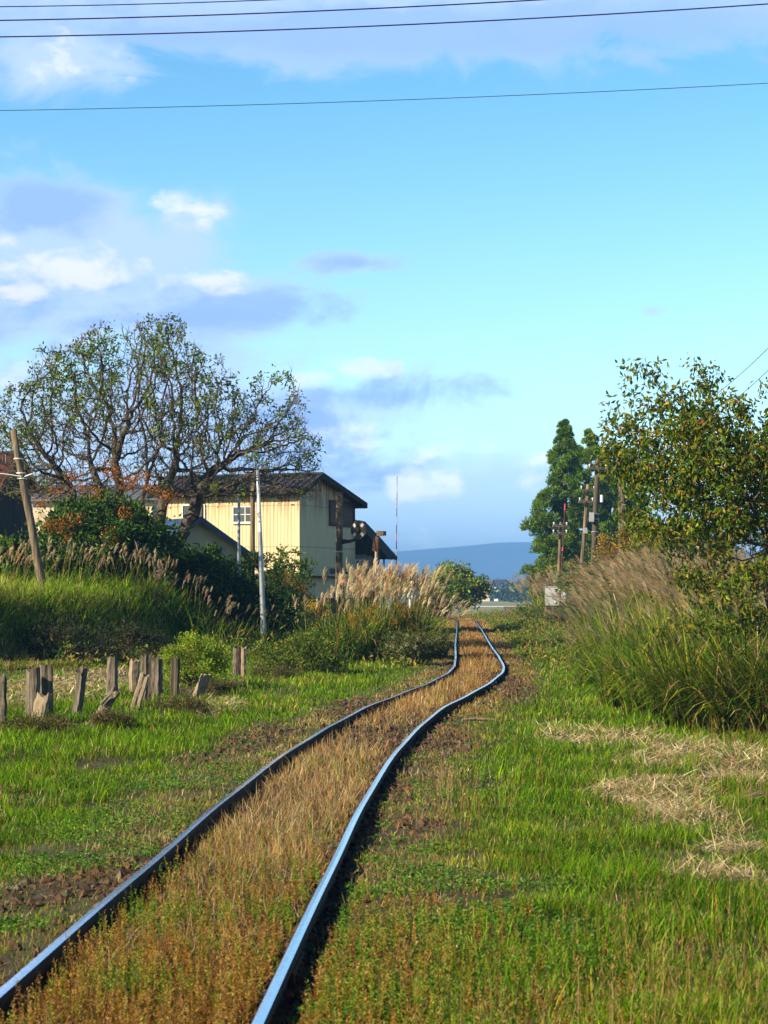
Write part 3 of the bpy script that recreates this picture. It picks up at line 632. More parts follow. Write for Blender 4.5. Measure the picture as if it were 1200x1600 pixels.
# fringe of plumes along the bank top on the left
BG = 'silver grass clumps along the top of the left bank'
where = ['at the left border by the old shed', 'in front of the leaning pole', 'just past the leaning pole', 'below the left edge of the orange-headed shrub', 'in front of the orange-headed shrub', 'under the middle of the orange-headed shrub',
         'below the right of the orange-headed shrub', 'in front of the blue-roofed shed', 'below the shed gutter', 'left of the thin grey pole', 'by the foot of the thin grey pole']
for i, px in enumerate(np.linspace(-20, 375, 11)):
    px = px + rng.normal() * 9; Y = 56.0 + max(0, px) / 375 * 2.4 + rng.random() * 1.0; X = (px - 600) * Y / FPX
    silver_grass(X, Y, .6 + .6 * rng.random(), 1.3 + .4 * rng.random(), 420, (30, 14, 34, 18, 12, 28, 16, 22, 10, 18, 10)[i], 'silver grass clump with pale plumes ' + where[i], BG, windaz=.3 + rng.normal() * .7, lean=.08 + .16 * rng.random(), leafcol=LUSH, plen=.20 + .16 * rng.random(), plcol=PL * (.75 + .35 * rng.random()))
# bank grass
def bank_grass():
    a = Acc(); N0 = 150000; Y = 40 + 55 * rng.random(N0) ** 1.3; X = BX(Y) - rng.random(N0) ** 1.1 * 9 + .8
    k = np.abs(X / Y) < .26; X, Y = X[k], Y[k]; N = len(X); u = BX(Y) - X; nf = fbm(X, Y, 1.8, 95)
    P = np.stack([X, Y, H(X, Y)], 1); h = (.25 + .75 * sstep(u, .6, 3.0) * (.05 + 1.4 * nf)) * (.6 + .6 * rng.random(N))
    c = pick(np.concatenate([LUSH, YELG[:3]]), N, .22); tn = pick(TAN, N, .2)
    c = np.where((rng.random(N) < .08 + .25 * sstep(-u, -1.6, -.2) + .2 * sstep(fbm(X, Y, .9, 96), .5, .65))[:, None], tn, c); c = c * (1 + .35 * sstep(u, 1.5, 3))[:, None]; az = rng.random(N) * 6.283  # bank-top grass brightened, sunlight put into its colour
    blades(a, P, h, np.maximum(.016, pxw(Y, 1.25)) * (.6 + .7 * rng.random(N)), az, .05 + np.abs(rng.normal(size=N)) * .22, .5 + rng.random(N) * 1.5, c * .7, c, 4, face=az + 1.57 + rng.normal(size=N) * .5)
    tag(a.build('bank_grass', M['grass']), 'long green grass covering the left bank', 'grass', kind='stuff')
bank_grass()
def far_verge():
    """scrubby plants, yellow and green, both sides of the far straight"""
    a = Acc(); N0 = 26000; Y = 48 + 115 * rng.random(N0); s = np.where(rng.random(N0) < .35, -1, 1)
    X = XC(Y) + s * (1.25 + 9 * rng.random(N0)); nf = fbm(X, Y, 2.4, 101)
    k = (rng.random(N0) < sstep(nf, .40, .6)) & (X > BX(Y) - 1); X, Y, nf = X[k], Y[k], nf[k]; N = len(X)
    hh = (.12 + .45 * sstep(nf, .45, .75)) * sstep(np.abs(X - XC(Y)), 1.0, 3)
    c = pick([(0.09, 0.2, 0.02), (0.2, 0.26, 0.025), (0.3, 0.27, 0.04), (0.34, 0.2, 0.05), (0.06, 0.15, 0.02)], N, .2)
    for j in range(6):
        P = np.stack([X, Y, H(X, Y) + hh * rng.random(N)], 1) + rng.normal(size=(N, 3)) * .1
        leaves(a, P, rng.normal(size=(N, 3)) * .7 + np.array([0, 0, .6]), .11 + .06 * rng.random(N), .05, c * (1 + .2 * rng.normal(size=(N, 1))).clip(.5, 1.5))
    tag(a.build('undergrowth', M['leaf']), 'mixed yellow and green scrub along the far straight of track', 'undergrowth', kind='stuff')
far_verge()

# ---------------------------------------------------------------- trees
def colonize(att, nodes, parents, step, kill, infl, iters=140, jit=.12, trop=(0, 0, 0.0), r=rng):
    nodes = [np.array(v, float) for v in nodes]; parents = list(parents); att = att.copy()
    best = np.full(len(att), 1e9); bi = np.zeros(len(att), int); done = 0
    for it in range(iters):
        new = np.array(nodes[done:]); 
        for k0 in range(0, len(new), 64):
            D = np.linalg.norm(att[:, None] - new[None, k0:k0 + 64], axis=2); m_ = D.argmin(1); dm = D[np.arange(len(att)), m_]
            u = dm < best; best[u] = dm[u]; bi[u] = m_[u] + done + k0
        done = len(nodes)
        alive = best > kill; att, best, bi = att[alive], best[alive], bi[alive]
        if len(att) == 0: break
        act = best < infl
        if not act.any(): act = best <= best.min() + 1e-6
        ids = np.unique(bi[act]); added = 0
        for i in ids:
            v = att[act & (bi == i)] - nodes[i]; dv = unit(v).sum(0) / len(v) + r.normal(size=3) * jit + np.array(trop)
            L = np.linalg.norm(dv)
            if L < 1e-3: continue
            nodes.append(nodes[i] + dv / L * step * (.8 + .4 * r.random())); parents.append(int(i)); added += 1
        if not added: break
    return np.array(nodes), np.array(parents)
def radii(parents, r0, p=2.3):
    nn = len(parents); acc = np.zeros(nn); rad = np.zeros(nn); ch = np.zeros(nn, int)
    for i in range(nn - 1, -1, -1):
        rad[i] = r0 if acc[i] == 0 else acc[i] ** (1 / p)
        if parents[i] >= 0: acc[parents[i]] += rad[i] ** p; ch[parents[i]] += 1
    return rad, ch
def skeleton_mesh(a, nodes, parents, rad, taper=True):
    idx = np.arange(len(nodes)); e = idx[parents >= 0]; A = nodes[parents[e]]; B = nodes[e]
    rb = rad[e]; ra = np.minimum(rad[parents[e]], rb * 1.22)
    for lo, hi, sd_ in ((0, .018, 3), (.018, .05, 5), (.05, 9, 9)):
        m_ = (rb >= lo) & (rb < hi)
        if not m_.any(): continue
        a_, b_, r1, r2 = A[m_], B[m_], ra[m_], rb[m_]; D = unit(b_ - a_)
        up = np.where((np.abs(D[:, 2]) < .9)[:, None], np.array([0, 0, 1.]), np.array([1., 0, 0])); x = unit(np.cross(up, D)); y = np.cross(D, x)
        b_ = b_ + D * r2[:, None] * .3; N = len(a_); an = np.arange(sd_) / sd_ * 2 * math.pi
        ring = lambda c, r_: c[:, None] + r_[:, None, None] * (np.cos(an)[None, :, None] * x[:, None] + np.sin(an)[None, :, None] * y[:, None])
        V = np.concatenate([ring(a_, r1), ring(b_, r2)], 1); base = (np.arange(N) * 2 * sd_)[:, None]
        F = np.concatenate([base + np.array([j, (j + 1) % sd_, sd_ + (j + 1) % sd_, sd_ + j]) for j in range(sd_)])
        a.add(V.reshape(-1, 3), None, F)
def ellipsoid_pts(N, c, r_, lo=0.0, r=rng, zmin=-1):
    v = unit(r.normal(size=(N * 3, 3))) * (lo + (1 - lo) * r.random((N * 3, 1)) ** .42); v = v[v[:, 2] > zmin][:N]
    return np.array(c) + v * np.array(r_)
def big_tree():
    Y0 = 63.0; q = FPX / Y0
    def w(px, py, y=0): return np.array([(px - 600) / q * (1 + y / Y0), Y0 + y, CAMZ + (HOR - py) / q])
    base = np.array([w(222, 0)[0], Y0, 1.0])
    o = thing('spreading_tree', tuple(base), 'large spreading tree with mostly bare twisted branches and leafy tips', 'tree')
    r = np.random.default_rng(3); nodes = [base - np.array([0, 0, .3]), base + np.array([0, 0, .35])]; par = [-1, 0]
    for tgt in [(97, 745, -.5), (150, 742, .8), (180, 720, -1), (228, 750, .2), (265, 735, 1.2), (300, 800, -.6), (330, 740, -.5)]:
        T = w(tgt[0], tgt[1], tgt[2]); p = 1; A = nodes[1]; nst = max(4, int(np.linalg.norm(T - A) / .25))
        for k in range(1, nst + 1):
            t = k / nst; mid = A * (1 - t) + T * t; mid[2] += -.25 * math.sin(t * math.pi) ; mid += r.normal(size=3) * .05; nodes.append(mid); par.append(p); p = len(nodes) - 1
    att = r.uniform(-1, 1, (22000, 3)); att[:, 2] = np.abs(att[:, 2]); qq = np.abs(att[:, 0]) ** 4 + att[:, 1] ** 2 + att[:, 2] ** 2; att = att[(qq < 1) & (qq > .06)][:9000] * np.array([5.2, 4.0, 5.75]) + np.array([w(240, 0)[0], Y0, 4.5])
    lob = fbm(att[:, 0] + 50, att[:, 2] * 1.3 + att[:, 1] * .4, 1.7, 7); rr = np.linalg.norm((att - np.array([w(240, 0)[0], Y0, 4.5])) / np.array([5.6, 4.2, 5.9]), axis=1)
    att = att[(rr < .86 + .5 * (lob - .3)) & (fbm(att[:, 0] * 1.0 + 11, att[:, 2] * .8 + att[:, 1] * .7, 1.25, 15) > .385)]
    sky_ = ellipsoid_pts(500, w(420, 700), (1.9, 1.6, 1.0), 0, r); att = np.concatenate([att, sky_, w(405, 770) + r.normal(size=(14, 3)) * .3])
    nodes, par = colonize(att, nodes, par, .18, .22, 2.2, 190, .13, (0, 0, .05), r)
    rad, ch = radii(par, .0095, 2.05); rad = np.minimum(rad, .19)
    nodes[2:] += r.normal(size=(len(nodes) - 2, 3)) * .018
    a = Acc(); skeleton_mesh(a, nodes, par, rad)
    tips = np.where(ch == 0)[0]; thin = np.where(rad < .016)[0]
    P = np.repeat(nodes[thin], 4, axis=0); N = len(P)
    D = unit(r.normal(size=(N, 3)) + np.array([0, 0, .5]) + (P - base) * .12); az = np.arctan2(D[:, 1], D[:, 0])
    blades(a, P, .12 + .22 * r.random(N), np.full(N, .014), az, np.arccos(D[:, 2].clip(-1, 1)), r.normal(size=N) * .7, np.ones((N, 3)), np.ones((N, 3)), 3, face=r.random(N) * 6.28)
    a.build('trunk', M['bark'], o, smooth=False)
    L = Acc(); top = nodes[tips]
    rel = (top - np.array([w(240, 0)[0], Y0, 4.5])) / np.array([5.6, 4.2, 5.9]); rr = np.linalg.norm(rel, axis=1)
    pr = sstep(rr, .60, .9) * sstep(rel[:, 2], .05, .5) * sstep(fbm(top[:, 0] + 90, top[:, 1] + top[:, 2], 1.1, 3), .42, .54) * 1.0 + .02
    sel = top[r.random(len(top)) < pr]; P = np.repeat(sel, 24, axis=0); N = len(P); P = P + r.normal(size=(N, 3)) * .11
    leaves(L, P, r.normal(size=(N, 3)) + np.array([0, 0, -.15]), .11 + .06 * r.random(N), .06, pick([(0.13, 0.19, 0.015), (0.20, 0.25, 0.02), (0.07, 0.12, 0.012)], N, .2, r=r), rs=r)
    sel = nodes[thin]; sel = sel[r.random(len(sel)) < .04 + .55 * sstep(fbm(sel[:, 0] + 30, sel[:, 2] + sel[:, 1], 1.0, 9), .44, .66)]
    P = np.repeat(sel, 4, axis=0); N = len(P); P = P + r.normal(size=(N, 3)) * .10
    leaves(L, P, r.normal(size=(N, 3)), .06 + .05 * r.random(N), .035, pick([(0.10, 0.12, 0.025), (0.15, 0.10, 0.035), (0.07, 0.10, 0.02), (0.12, 0.17, 0.02)], N, .25, r=r), rs=r)
    L.build('crown', M['leaf'], o)
big_tree()
def leafy_tree(name, label, Y0, basepx, zb, att, seed, nleaf, leafL, leafW, cols, wts, droop, r0=.006, step=.14, kill=.2, spread=.10, mat='leaf', bark='bark', extra=None, cat='tree', group=None, jit=.15, rmax=.16, thinr=None, trunk_to=None):
    r = np.random.default_rng(seed); X0 = (basepx - 600) * Y0 / FPX; base = np.array([X0, Y0, zb]); o = thing(name, tuple(base), label, cat, group)
    nodes = [base - np.array([0, 0, .2]), base.copy()]; par = [-1, 0]
    if trunk_to is not None:
        T = np.array(trunk_to, float); k = max(3, int(np.linalg.norm(T - base) / step))
        for j in range(1, k + 1): nodes.append(base + (T - base) * j / k + r.normal(size=3) * .02); par.append(len(nodes) - 2)
    nodes, par = colonize(att, nodes, par, step, kill, 3.0, 160, jit, (0, 0, .03), r)
    rad, ch = radii(par, r0, 2.3); rad = np.minimum(rad, rmax); a = Acc(); skeleton_mesh(a, nodes, par, rad); a.build('trunk', M[bark], o)
    thin = np.where((rad < (thinr or r0 * 2.2)) & (nodes[:, 2] > zb + .3))[0]; i = r.choice(thin, nleaf); P = nodes[i] + r.normal(size=(nleaf, 3)) * spread
    D = r.normal(size=(nleaf, 3)) * .75 + np.array(droop); L = Acc()
    cl = fbm(P[:, 0] * 1.0 + 40, P[:, 2] + P[:, 1] * .7, .6, seed); c = pick(cols, nleaf, .22, wts, r) * (.75 + .55 * cl)[:, None]
    leaves(L, P, D, leafL * (.7 + .6 * r.random(nleaf)), leafW * (.7 + .6 * r.random(nleaf)), c, rs=r); L.build('crown', M[mat], o)
    return o
def right_tree():
    Y0 = 30.0; q = FPX / Y0; r = np.random.default_rng(8)
    W = lambda px, py, y=0: np.array([(px - 600) / q, Y0 + y, CAMZ + (HOR - py) / q])
    att = ellipsoid_pts(3400, W(1200, 740), (2.6, 2.0, 1.35), 0, r); lob = fbm(att[:, 0] + 50, att[:, 2] * 1.2 + att[:, 1] * .5, .9, 17); rr = np.linalg.norm((att - W(1200, 740)) / np.array([2.6, 2.0, 1.35]), axis=1)
    att = att[(rr < .74 + .6 * (lob - .35)) & (fbm(att[:, 0] + 9, att[:, 2] * 1.1 + att[:, 1] * .8, .8, 27) > .43)]
    att = np.concatenate([att, ellipsoid_pts(160, W(1090, 655), (.75, .6, .55), 0, r), ellipsoid_pts(150, W(1025, 715), (.85, .7, .6), 0, r), ellipsoid_pts(230, W(1110, 815), (1.25, .9, .5), 0, r), ellipsoid_pts(120, W(1140, 905), (1.1, .6, .4), 0, r), ellipsoid_pts(60, W(1160, 965), (.5, .4, .2), 0, r)])
    for A, B, k in [((1060, 650), (995, 547), 14), ((1030, 680), (965, 588), 12), ((1000, 700), (948, 622), 9), ((985, 700), (935, 662), 10), ((1040, 760), (930, 700), 18), ((1060, 730), (945, 735), 16), ((1080, 790), (960, 800), 18), ((1080, 630), (1108, 560), 8), ((1150, 660), (1130, 590), 5), ((1160, 640), (1190, 600), 6), ((1060, 600), (1078, 575), 5), ((1050, 620), (1040, 570), 8)]:
        for j in range(k): t = j / (k - 1); att = np.concatenate([att, [W(A[0] * (1 - t) + B[0] * t, A[1] * (1 - t) + B[1] * t) + r.normal(size=3) * .05]])
    for A, B, k in [((1190, 880), (1060, 955), 12), ((1060, 955), (1000, 990), 6), ((1060, 955), (1075, 1010), 6), ((1075, 1010), (1130, 1090), 6)]:
        for j in range(k): t = j / (k - 1); att = np.concatenate([att, [W(A[0] * (1 - t) + B[0] * t, A[1] * (1 - t) + B[1] * t, -1.0) + r.normal(size=3) * .03]])
    leafy_tree('cherry_tree', 'cherry tree with drooping green and orange leaves rising over the silver grass', Y0, 1215, float(H(5.7, 30)), att, 8, 25000, .10, .042,
               [(0.06, 0.12, 0.008), (0.15, 0.19, 0.012), (0.25, 0.20, 0.02), (0.27, 0.14, 0.03), (0.42, 0.32, 0.06), (0.34, 0.05, 0.03)], [8, 6.5, 3.0, .6, .5, .04], (0, 0, -.75), r0=.0040, step=.11, kill=.16, spread=.085, trunk_to=W(1200, 830), rmax=.11, bark='bark')
right_tree()
def centre_tree():
    Y0 = 146.; q = FPX / Y0; r = np.random.default_rng(4); W = lambda px, py, y=0: np.array([(px - 600) / q, Y0 + y, CAMZ + (HOR - py) / q])
    att = np.concatenate([ellipsoid_pts(420, W(712, 920), (2.1, 2, 1.35), 0, r), ellipsoid_pts(70, W(697, 893), (.8, .8, .6), 0, r), ellipsoid_pts(60, W(745, 925), (1.2, 1.2, .8), 0, r), ellipsoid_pts(50, W(722, 893), (.7, .7, .5), 0, r)])
    leafy_tree('broadleaf_tree', 'small rounded green tree overhanging the far end of the track', Y0, 700, -.2, att, 4, 6500, .26, .13,
               [(0.08, 0.15, 0.012), (0.16, 0.25, 0.015), (0.28, 0.33, 0.03), (0.34, 0.28, 0.04)], [4, 5, 3, 1], (0, 0, -.2), r0=.018, step=.3, kill=.42, spread=.2, bark='bark_pale', rmax=.14)
centre_tree()
def cedar(px, Y0, top, rad, label, seed, nt, dark=1.0, bot=-.2):
    r = np.random.default_rng(seed); X = (px - 600) * Y0 / FPX; ztop = CAMZ + (HOR - top) * Y0 / FPX; zb = float(H(X, Y0)) + bot
    o = thing('cedar_tree', (X, Y0, zb), label, 'tree', 'cedar trees beside the far straight'); a = Acc()
    tube(a, [(X, Y0, zb), (X + .05, Y0, zb + (ztop - zb) * .5), (X, Y0, ztop - .3)], [.28, .16, .03], 8)
    L = Acc(); hgt = ztop - zb
    for k in range(nt):
        t = 1 - (1 - (k + .5) / nt) ** .75; t = min(.99, t * .99 + .0)
        z = zb + .8 + (hgt - .9) * t; env = rad * min(1, (1 - t) ** .75 * 1.45) ; th = r.random() * 6.283; env *= .55 + .75 * float(vn(th * 1.3 + 50, z, .9, seed)); rr = env * (.45 + .6 * r.random())
        c = np.array([X + rr * math.cos(th), Y0 + rr * math.sin(th), z - .25 * rr * r.random()]); s_ = (.42 + .42 * r.random()) * (1.1 - .4 * t - .35 * max(0, t - .8) / .2)
        if k % 3 == 0: tube(a, [(X, Y0, z - .35 * rr), ((X + c[0]) / 2, (Y0 + c[1]) / 2, z - .2 * rr), tuple(c)], [.05, .035, .012], 4)
        n_ = int(300 + 150 * r.random()); v = unit(r.normal(size=(n_, 3))); v[:, 2] = np.abs(v[:, 2]) * .9 - .25
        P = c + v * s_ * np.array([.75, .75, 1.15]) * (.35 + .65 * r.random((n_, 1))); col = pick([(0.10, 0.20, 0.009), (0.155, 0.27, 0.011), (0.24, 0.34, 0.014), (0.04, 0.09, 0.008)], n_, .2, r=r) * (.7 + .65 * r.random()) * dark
        leaves(L, P, v + np.array([0, 0, .5]) + r.normal(size=(n_, 3)) * .3, .15 + .07 * r.random(n_), .06, col, rs=r)
    a.build('trunk', M['bark'], o); L.build('crown', M['cedar'], o)
cedar(882, 128, 652, 2.3, 'tallest cedar tree, its pointed top against the sky left of the cherry tree', 1, 240)
cedar(920, 134, 668, 2.6, 'second cedar tree, crowded against the right side of the tallest one', 2, 210)
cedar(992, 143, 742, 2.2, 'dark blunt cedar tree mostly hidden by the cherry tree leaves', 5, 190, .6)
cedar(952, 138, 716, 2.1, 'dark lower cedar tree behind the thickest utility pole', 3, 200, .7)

# ---------------------------------------------------------------- shrubs
def shrub(name, label, px, Y0, zc, r3, nc, nl, lL, lW, cols, wts=None, seed=0, group=None, cat='shrub', clump=.28, stemmat='bark', up=.35, zb=None, heads=None):
    r = np.random.default_rng(100 + seed); X = (px - 600) * Y0 / FPX; zb = float(H(X, Y0)) if zb is None else zb
    o = thing(name, (X, Y0, zb), label, cat, group); a = Acc(); L = Acc(); cc = ellipsoid_pts(nc, (X, Y0, zc), r3, .35, r)
    cc = cc[cc[:, 2] > zb + .1]; per = nl // max(1, len(cc))
    for k, c in enumerate(cc):
        if k % 2 == 0:
            b = np.array([X, Y0, zb]) + r.normal(size=3) * np.array([.12, .12, 0]) * min(r3[0], 2); tube(a, [b, (b + c) / 2 + r.normal(size=3) * .06, c], [.035 * r3[2], .02 * r3[2], .006], 4, cap=False)
        s_ = clump * (.6 + .8 * r.random()) * np.array([1, 1, .7]); P = c + r.normal(size=(per, 3)) * s_ * .55
        cl = pick(cols, per, .2, wts, r) * (.7 + .6 * r.random())
        leaves(L, P, unit(P - c + 1e-4) * .6 + r.normal(size=(per, 3)) * .6 + np.array([0, 0, up]), lL * (.7 + .6 * r.random(per)), lW * (.7 + .6 * r.random(per)), cl, rs=r)
    a.build('stem', M[stemmat], o); L.build('foliage', M['leaf'], o)
    if heads:
        n_, hc, hs, spots = heads
        hd = Acc(); cand = cc[(cc[:, 1] < Y0) ] if spots is None else np.array([PT(p[0], p[1], Y0 - r3[1] * .9) for p in spots]); 
        if spots is None: cand = cand[r.choice(len(cand), min(n_, len(cand)), replace=False)] + np.array([0, -clump * .6, clump * .4])
        for c in cand:
            m_ = 90; P = c + r.normal(size=(m_, 3)) * hs * np.array([1, 1, .8]); leaves(hd, P, r.normal(size=(m_, 3)) + np.array([0, 0, .7]), hs * .55, hs * .3, pick(hc, m_, .2, None, r), rs=r)
        hd.build('flower_sprays', M['leaf'], o)
    return o
DG = [(0.03, 0.075, 0.013), (0.055, 0.12, 0.016), (0.09, 0.17, 0.018), (0.14, 0.19, 0.022)]
shrub('shrub', 'big dark green shrub with rusty orange seed heads below the spreading tree', 160, 59.5, 2.9, (2.05, 1.4, 1.5), 140, 16000, .17, .075, DG, [4, 4, 2, .8], 1, clump=.36, zb=1.1,
      heads=(30, [(0.42, 0.15, 0.03), (0.50, 0.22, 0.04), (0.33, 0.10, 0.025)], .13, [(128, 762), (180, 742), (200, 758), (112, 745), (85, 770), (235, 765), (222, 748), (100, 815), (108, 838), (96, 826), (120, 812), (170, 833), (192, 802), (175, 840), (78, 822), (268, 778), (205, 750), (255, 775), (170, 735), (60, 790), (150, 770)]))
shrub('shrub', 'dark leafy shrub in front of the blue-roofed shed', 318, 62, 2.3, (.95, .7, .68), 40, 4600, .17, .07, DG, [3, 4, 2, 1], 2, clump=.26, zb=1.1)
shrub('shrub', 'low dark brush hiding the wall of the blue-roofed shed', 338, 61, 1.55, (1.3, .6, .6), 50, 5200, .15, .06, DG, [4, 4, 1, .5], 17, clump=.28, zb=.9)
shrub('shrub', 'dark hedge-like bush far behind the cherry tree trunk', 1160, 62, 2.1, (2.6, 1.2, 1.9), 90, 7500, .17, .075, [(0.10, 0.14, 0.02), (0.06, 0.11, 0.014), (0.2, 0.15, 0.03)], None, 18, clump=.4)
shrub('shrub', 'brown-green bush behind the tallest tan silver grass', 1060, 70, 2.0, (2.4, 1.2, 1.9), 90, 7000, .18, .075, [(0.13, 0.16, 0.02), (0.07, 0.12, 0.014), (0.26, 0.17, 0.04)], None, 19, clump=.4)
shrub('shrub', 'dark shrub standing between the two tall poles by the yellow house', 405, 72, 1.9, (1.0, .8, 1.15), 45, 4200, .15, .06, DG, [4, 4, 2, 1], 3, clump=.26, zb=.4)
shrub('shrub', 'open twiggy shrub with sparse leaves against the yellow house corner', 447, 74, 2.3, (.85, .7, 1.1), 34, 1300, .15, .07, [(0.09, 0.16, 0.02), (0.16, 0.22, 0.03), (0.06, 0.12, 0.015)], None, 4, clump=.22, zb=.2)
shrub('shrub', 'black-green thicket at the foot of the white-topped steel pole', 425, 61, .9, (1.2, .9, .95), 60, 6000, .14, .05, DG, [5, 3, 1, .3], 5, clump=.3)
shrub('shrub', 'bright yellow-green bush behind the old fence posts', 303, 38.2, .38, (.60, .5, .52), 80, 7500, .06, .024, [(0.20, 0.34, 0.02), (0.13, 0.26, 0.02), (0.30, 0.38, 0.03), (0.38, 0.34, 0.04)], None, 6, clump=.15, up=.8)
shrub('shrub', 'reddish brown bush beside the small rounded tree', 672, 138, .8, (1.25, 1.2, 1.1), 50, 3600, .2, .09, [(0.20, 0.14, 0.03), (0.14, 0.15, 0.02), (0.26, 0.20, 0.04), (0.09, 0.12, 0.02)], None, 7, clump=.4)
shrub('shrub', 'yellowing bush at the foot of the tallest cedar', 868, 108, 1.9, (1.7, 1.2, 1.4), 60, 4200, .2, .09, [(0.22, 0.22, 0.03), (0.12, 0.18, 0.02), (0.30, 0.22, 0.04), (0.07, 0.12, 0.015)], None, 8, clump=.4)
shrub('shrub', 'dark green bush right of the grey cabinet poles', 925, 78, 1.7, (1.3, 1.0, 1.0), 55, 4600, .16, .07, DG, [2, 4, 3, 1.5], 9, clump=.3)
shrub('shrub', 'orange-leaved bush behind the back of the silver grass bank', 980, 72, 3.0, (1.05, .9, .85), 45, 3400, .15, .07, [(0.36, 0.19, 0.04), (0.42, 0.26, 0.05), (0.22, 0.2, 0.03), (0.12, 0.15, 0.02)], [3, 3, 2, 2], 10, clump=.28, zb=.2)
shrub('shrub', 'dark weedy bush with tiny white flowers close to the left rail', 648, 50.5, .25, (.75, .7, .48), 50, 4200, .09, .03, [(0.045, 0.085, 0.016), (0.10, 0.12, 0.02), (0.16, 0.14, 0.04)], None, 11, clump=.2, heads=(16, [(0.6, 0.6, 0.52)], .035, None))
shrub('shrub', 'low green bush between the silver grass and the posts', 470, 46, .22, (1.0, .8, .42), 60, 4600, .09, .035, [(0.09, 0.17, 0.018), (0.16, 0.22, 0.02), (0.06, 0.12, 0.015), (0.26, 0.24, 0.04)], None, 12, clump=.22)
shrub('shrub', 'broad-leaved bush beside the old shed at the left border', 8, 60.0, 2.3, (.9, .8, .9), 30, 2200, .24, .12, DG, [2, 4, 3, 2], 13, clump=.3, zb=1.1)
shrub('shrub', 'green tree top showing over the roofs beside the leaning pole', 55, 104, 6.1, (1.9, 1.5, 1.4), 40, 3000, .24, .11, [(0.10, 0.18, 0.02), (0.07, 0.13, 0.018), (0.16, 0.15, 0.03)], None, 14, clump=.5, zb=1.0)
shrub('shrub', 'low scrub bush beside the wooden barrier', 905, 92, .7, (1.6, 1.1, .75), 45, 3600, .15, .06, [(0.16, 0.22, 0.02), (0.09, 0.15, 0.018), (0.3, 0.24, 0.04)], None, 15, clump=.35)
shrub('shrub', 'dark brush on the slope below the leaning pole', 110, 50.5, .3, (2.6, .6, .55), 80, 6500, .12, .03, [(0.04, 0.035, 0.02), (0.02, 0.04, 0.01), (0.10, 0.08, 0.05), (0.025, 0.05, 0.01)], None, 16, clump=.3)  # near-black leaf colours stand in for shade on the lower bank
for i, (px, Y, zc, lb) in enumerate([(436, 66, 2.0, 'goldenrod nearest the white-topped steel pole'), (455, 67, 2.1, 'goldenrod in front of the open twiggy shrub'), (472, 66, 1.9, 'goldenrod left of the dark doorway of the yellow house'), (497, 60, 1.4, 'short goldenrod at the left side of the silver grass'),
                                      (575, 54, 1.15, 'orange goldenrod inside the middle of the silver grass'), (628, 54, 1.2, 'orange goldenrod below the white marker'), (548, 53.5, .95, 'goldenrod low in the silver grass near the warning board pole'), (880, 118, 1.0, 'goldenrod by the grey cabinet')]):
    shrub('goldenrod', lb + ', with orange-yellow flower sprays', px, Y, zc - .35, (.42, .35, .55), 16, 700, .12, .025, [(0.09, 0.15, 0.02), (0.14, 0.18, 0.02)], None, 30 + i, 'goldenrod plants in flower', 'plant', clump=.16, up=.9,
          heads=(14, [(0.62, 0.33, 0.02), (0.70, 0.42, 0.03), (0.50, 0.24, 0.02)], .085, None))
silver_grass((862 - 600) * 104 / FPX, 104, 1.2, 2.6, 500, 70, 'silver grass clump behind the grey cabinet', 'silver grass clumps at the far cabinet', windaz=math.pi, lean=.15, leafcol=GL, plen=.55)
silver_grass((890 - 600) * 100 / FPX, 100, 1.2, 2.5, 500, 60, 'silver grass clump right of the grey cabinet', 'silver grass clumps at the far cabinet', windaz=math.pi, lean=.2, leafcol=GL, plen=.5)
for (px, py, hz_, lb) in [(1205, 1268, .10, 'lower of the two bent plumes over the straw at the right border'), (1225, 1240, .16, 'upper of the two bent plumes over the straw at the right border')]:
    x, y, z = G(px, py); o = thing('silver_grass', (x, y, z), 'pale silver grass, ' + lb, 'grass clump', 'bent silver grass by the straw'); a = Acc()
    st_ = [np.array([x + .55, y + .1, z]), np.array([x + .3, y + .05, z + hz_ * 1.6]), np.array([x + .05, y, z + hz_ * 1.5])]
    tube(a, st_, [.004, .0035, .003], 4, col=(.5, .38, .18)); a.build('stem_sprays', M['dry'], o); pl = Acc()
    k_ = 4; P = np.array([st_[2]] * k_) + rng.normal(size=(k_, 3)) * .012; D = np.array([[-1, -.1, .12]] * k_) + rng.normal(size=(k_, 3)) * .1
    plumes(pl, P, D, np.full(k_, .30), pick(PL * 1.05, k_, .1), math.pi, Yd=y, k=18, ws=.2); pl.build('plume_sprays', M['plume'], o)
for i, (px, py, w_, h_, lb) in enumerate([(60, 1150, .42, .13, 'dark weedy mound in front of the tallest near posts'), (285, 1118, .42, .14, 'brown weedy mound in front of the short pale stake'), (350, 1085, .4, .12, 'brown weedy mound right of the yellow-green bush'), (180, 1140, .35, .10, 'small dark weedy mound below the fallen log'), (430, 1062, .5, .16, 'tangled grey-brown weeds between the far posts and the low green bush')]):
    x, y, z = G(px, py); shrub('weed_mound', lb, px, y, z + h_ * .6, (w_, .35, h_), 40, 2600, .05, .012, [(0.14, 0.09, 0.045), (0.05, 0.07, 0.015), (0.24, 0.17, 0.09), (0.07, 0.11, 0.012)], None, 50 + i, 'weedy mounds along the old fence', 'weeds', clump=.12, up=.5)

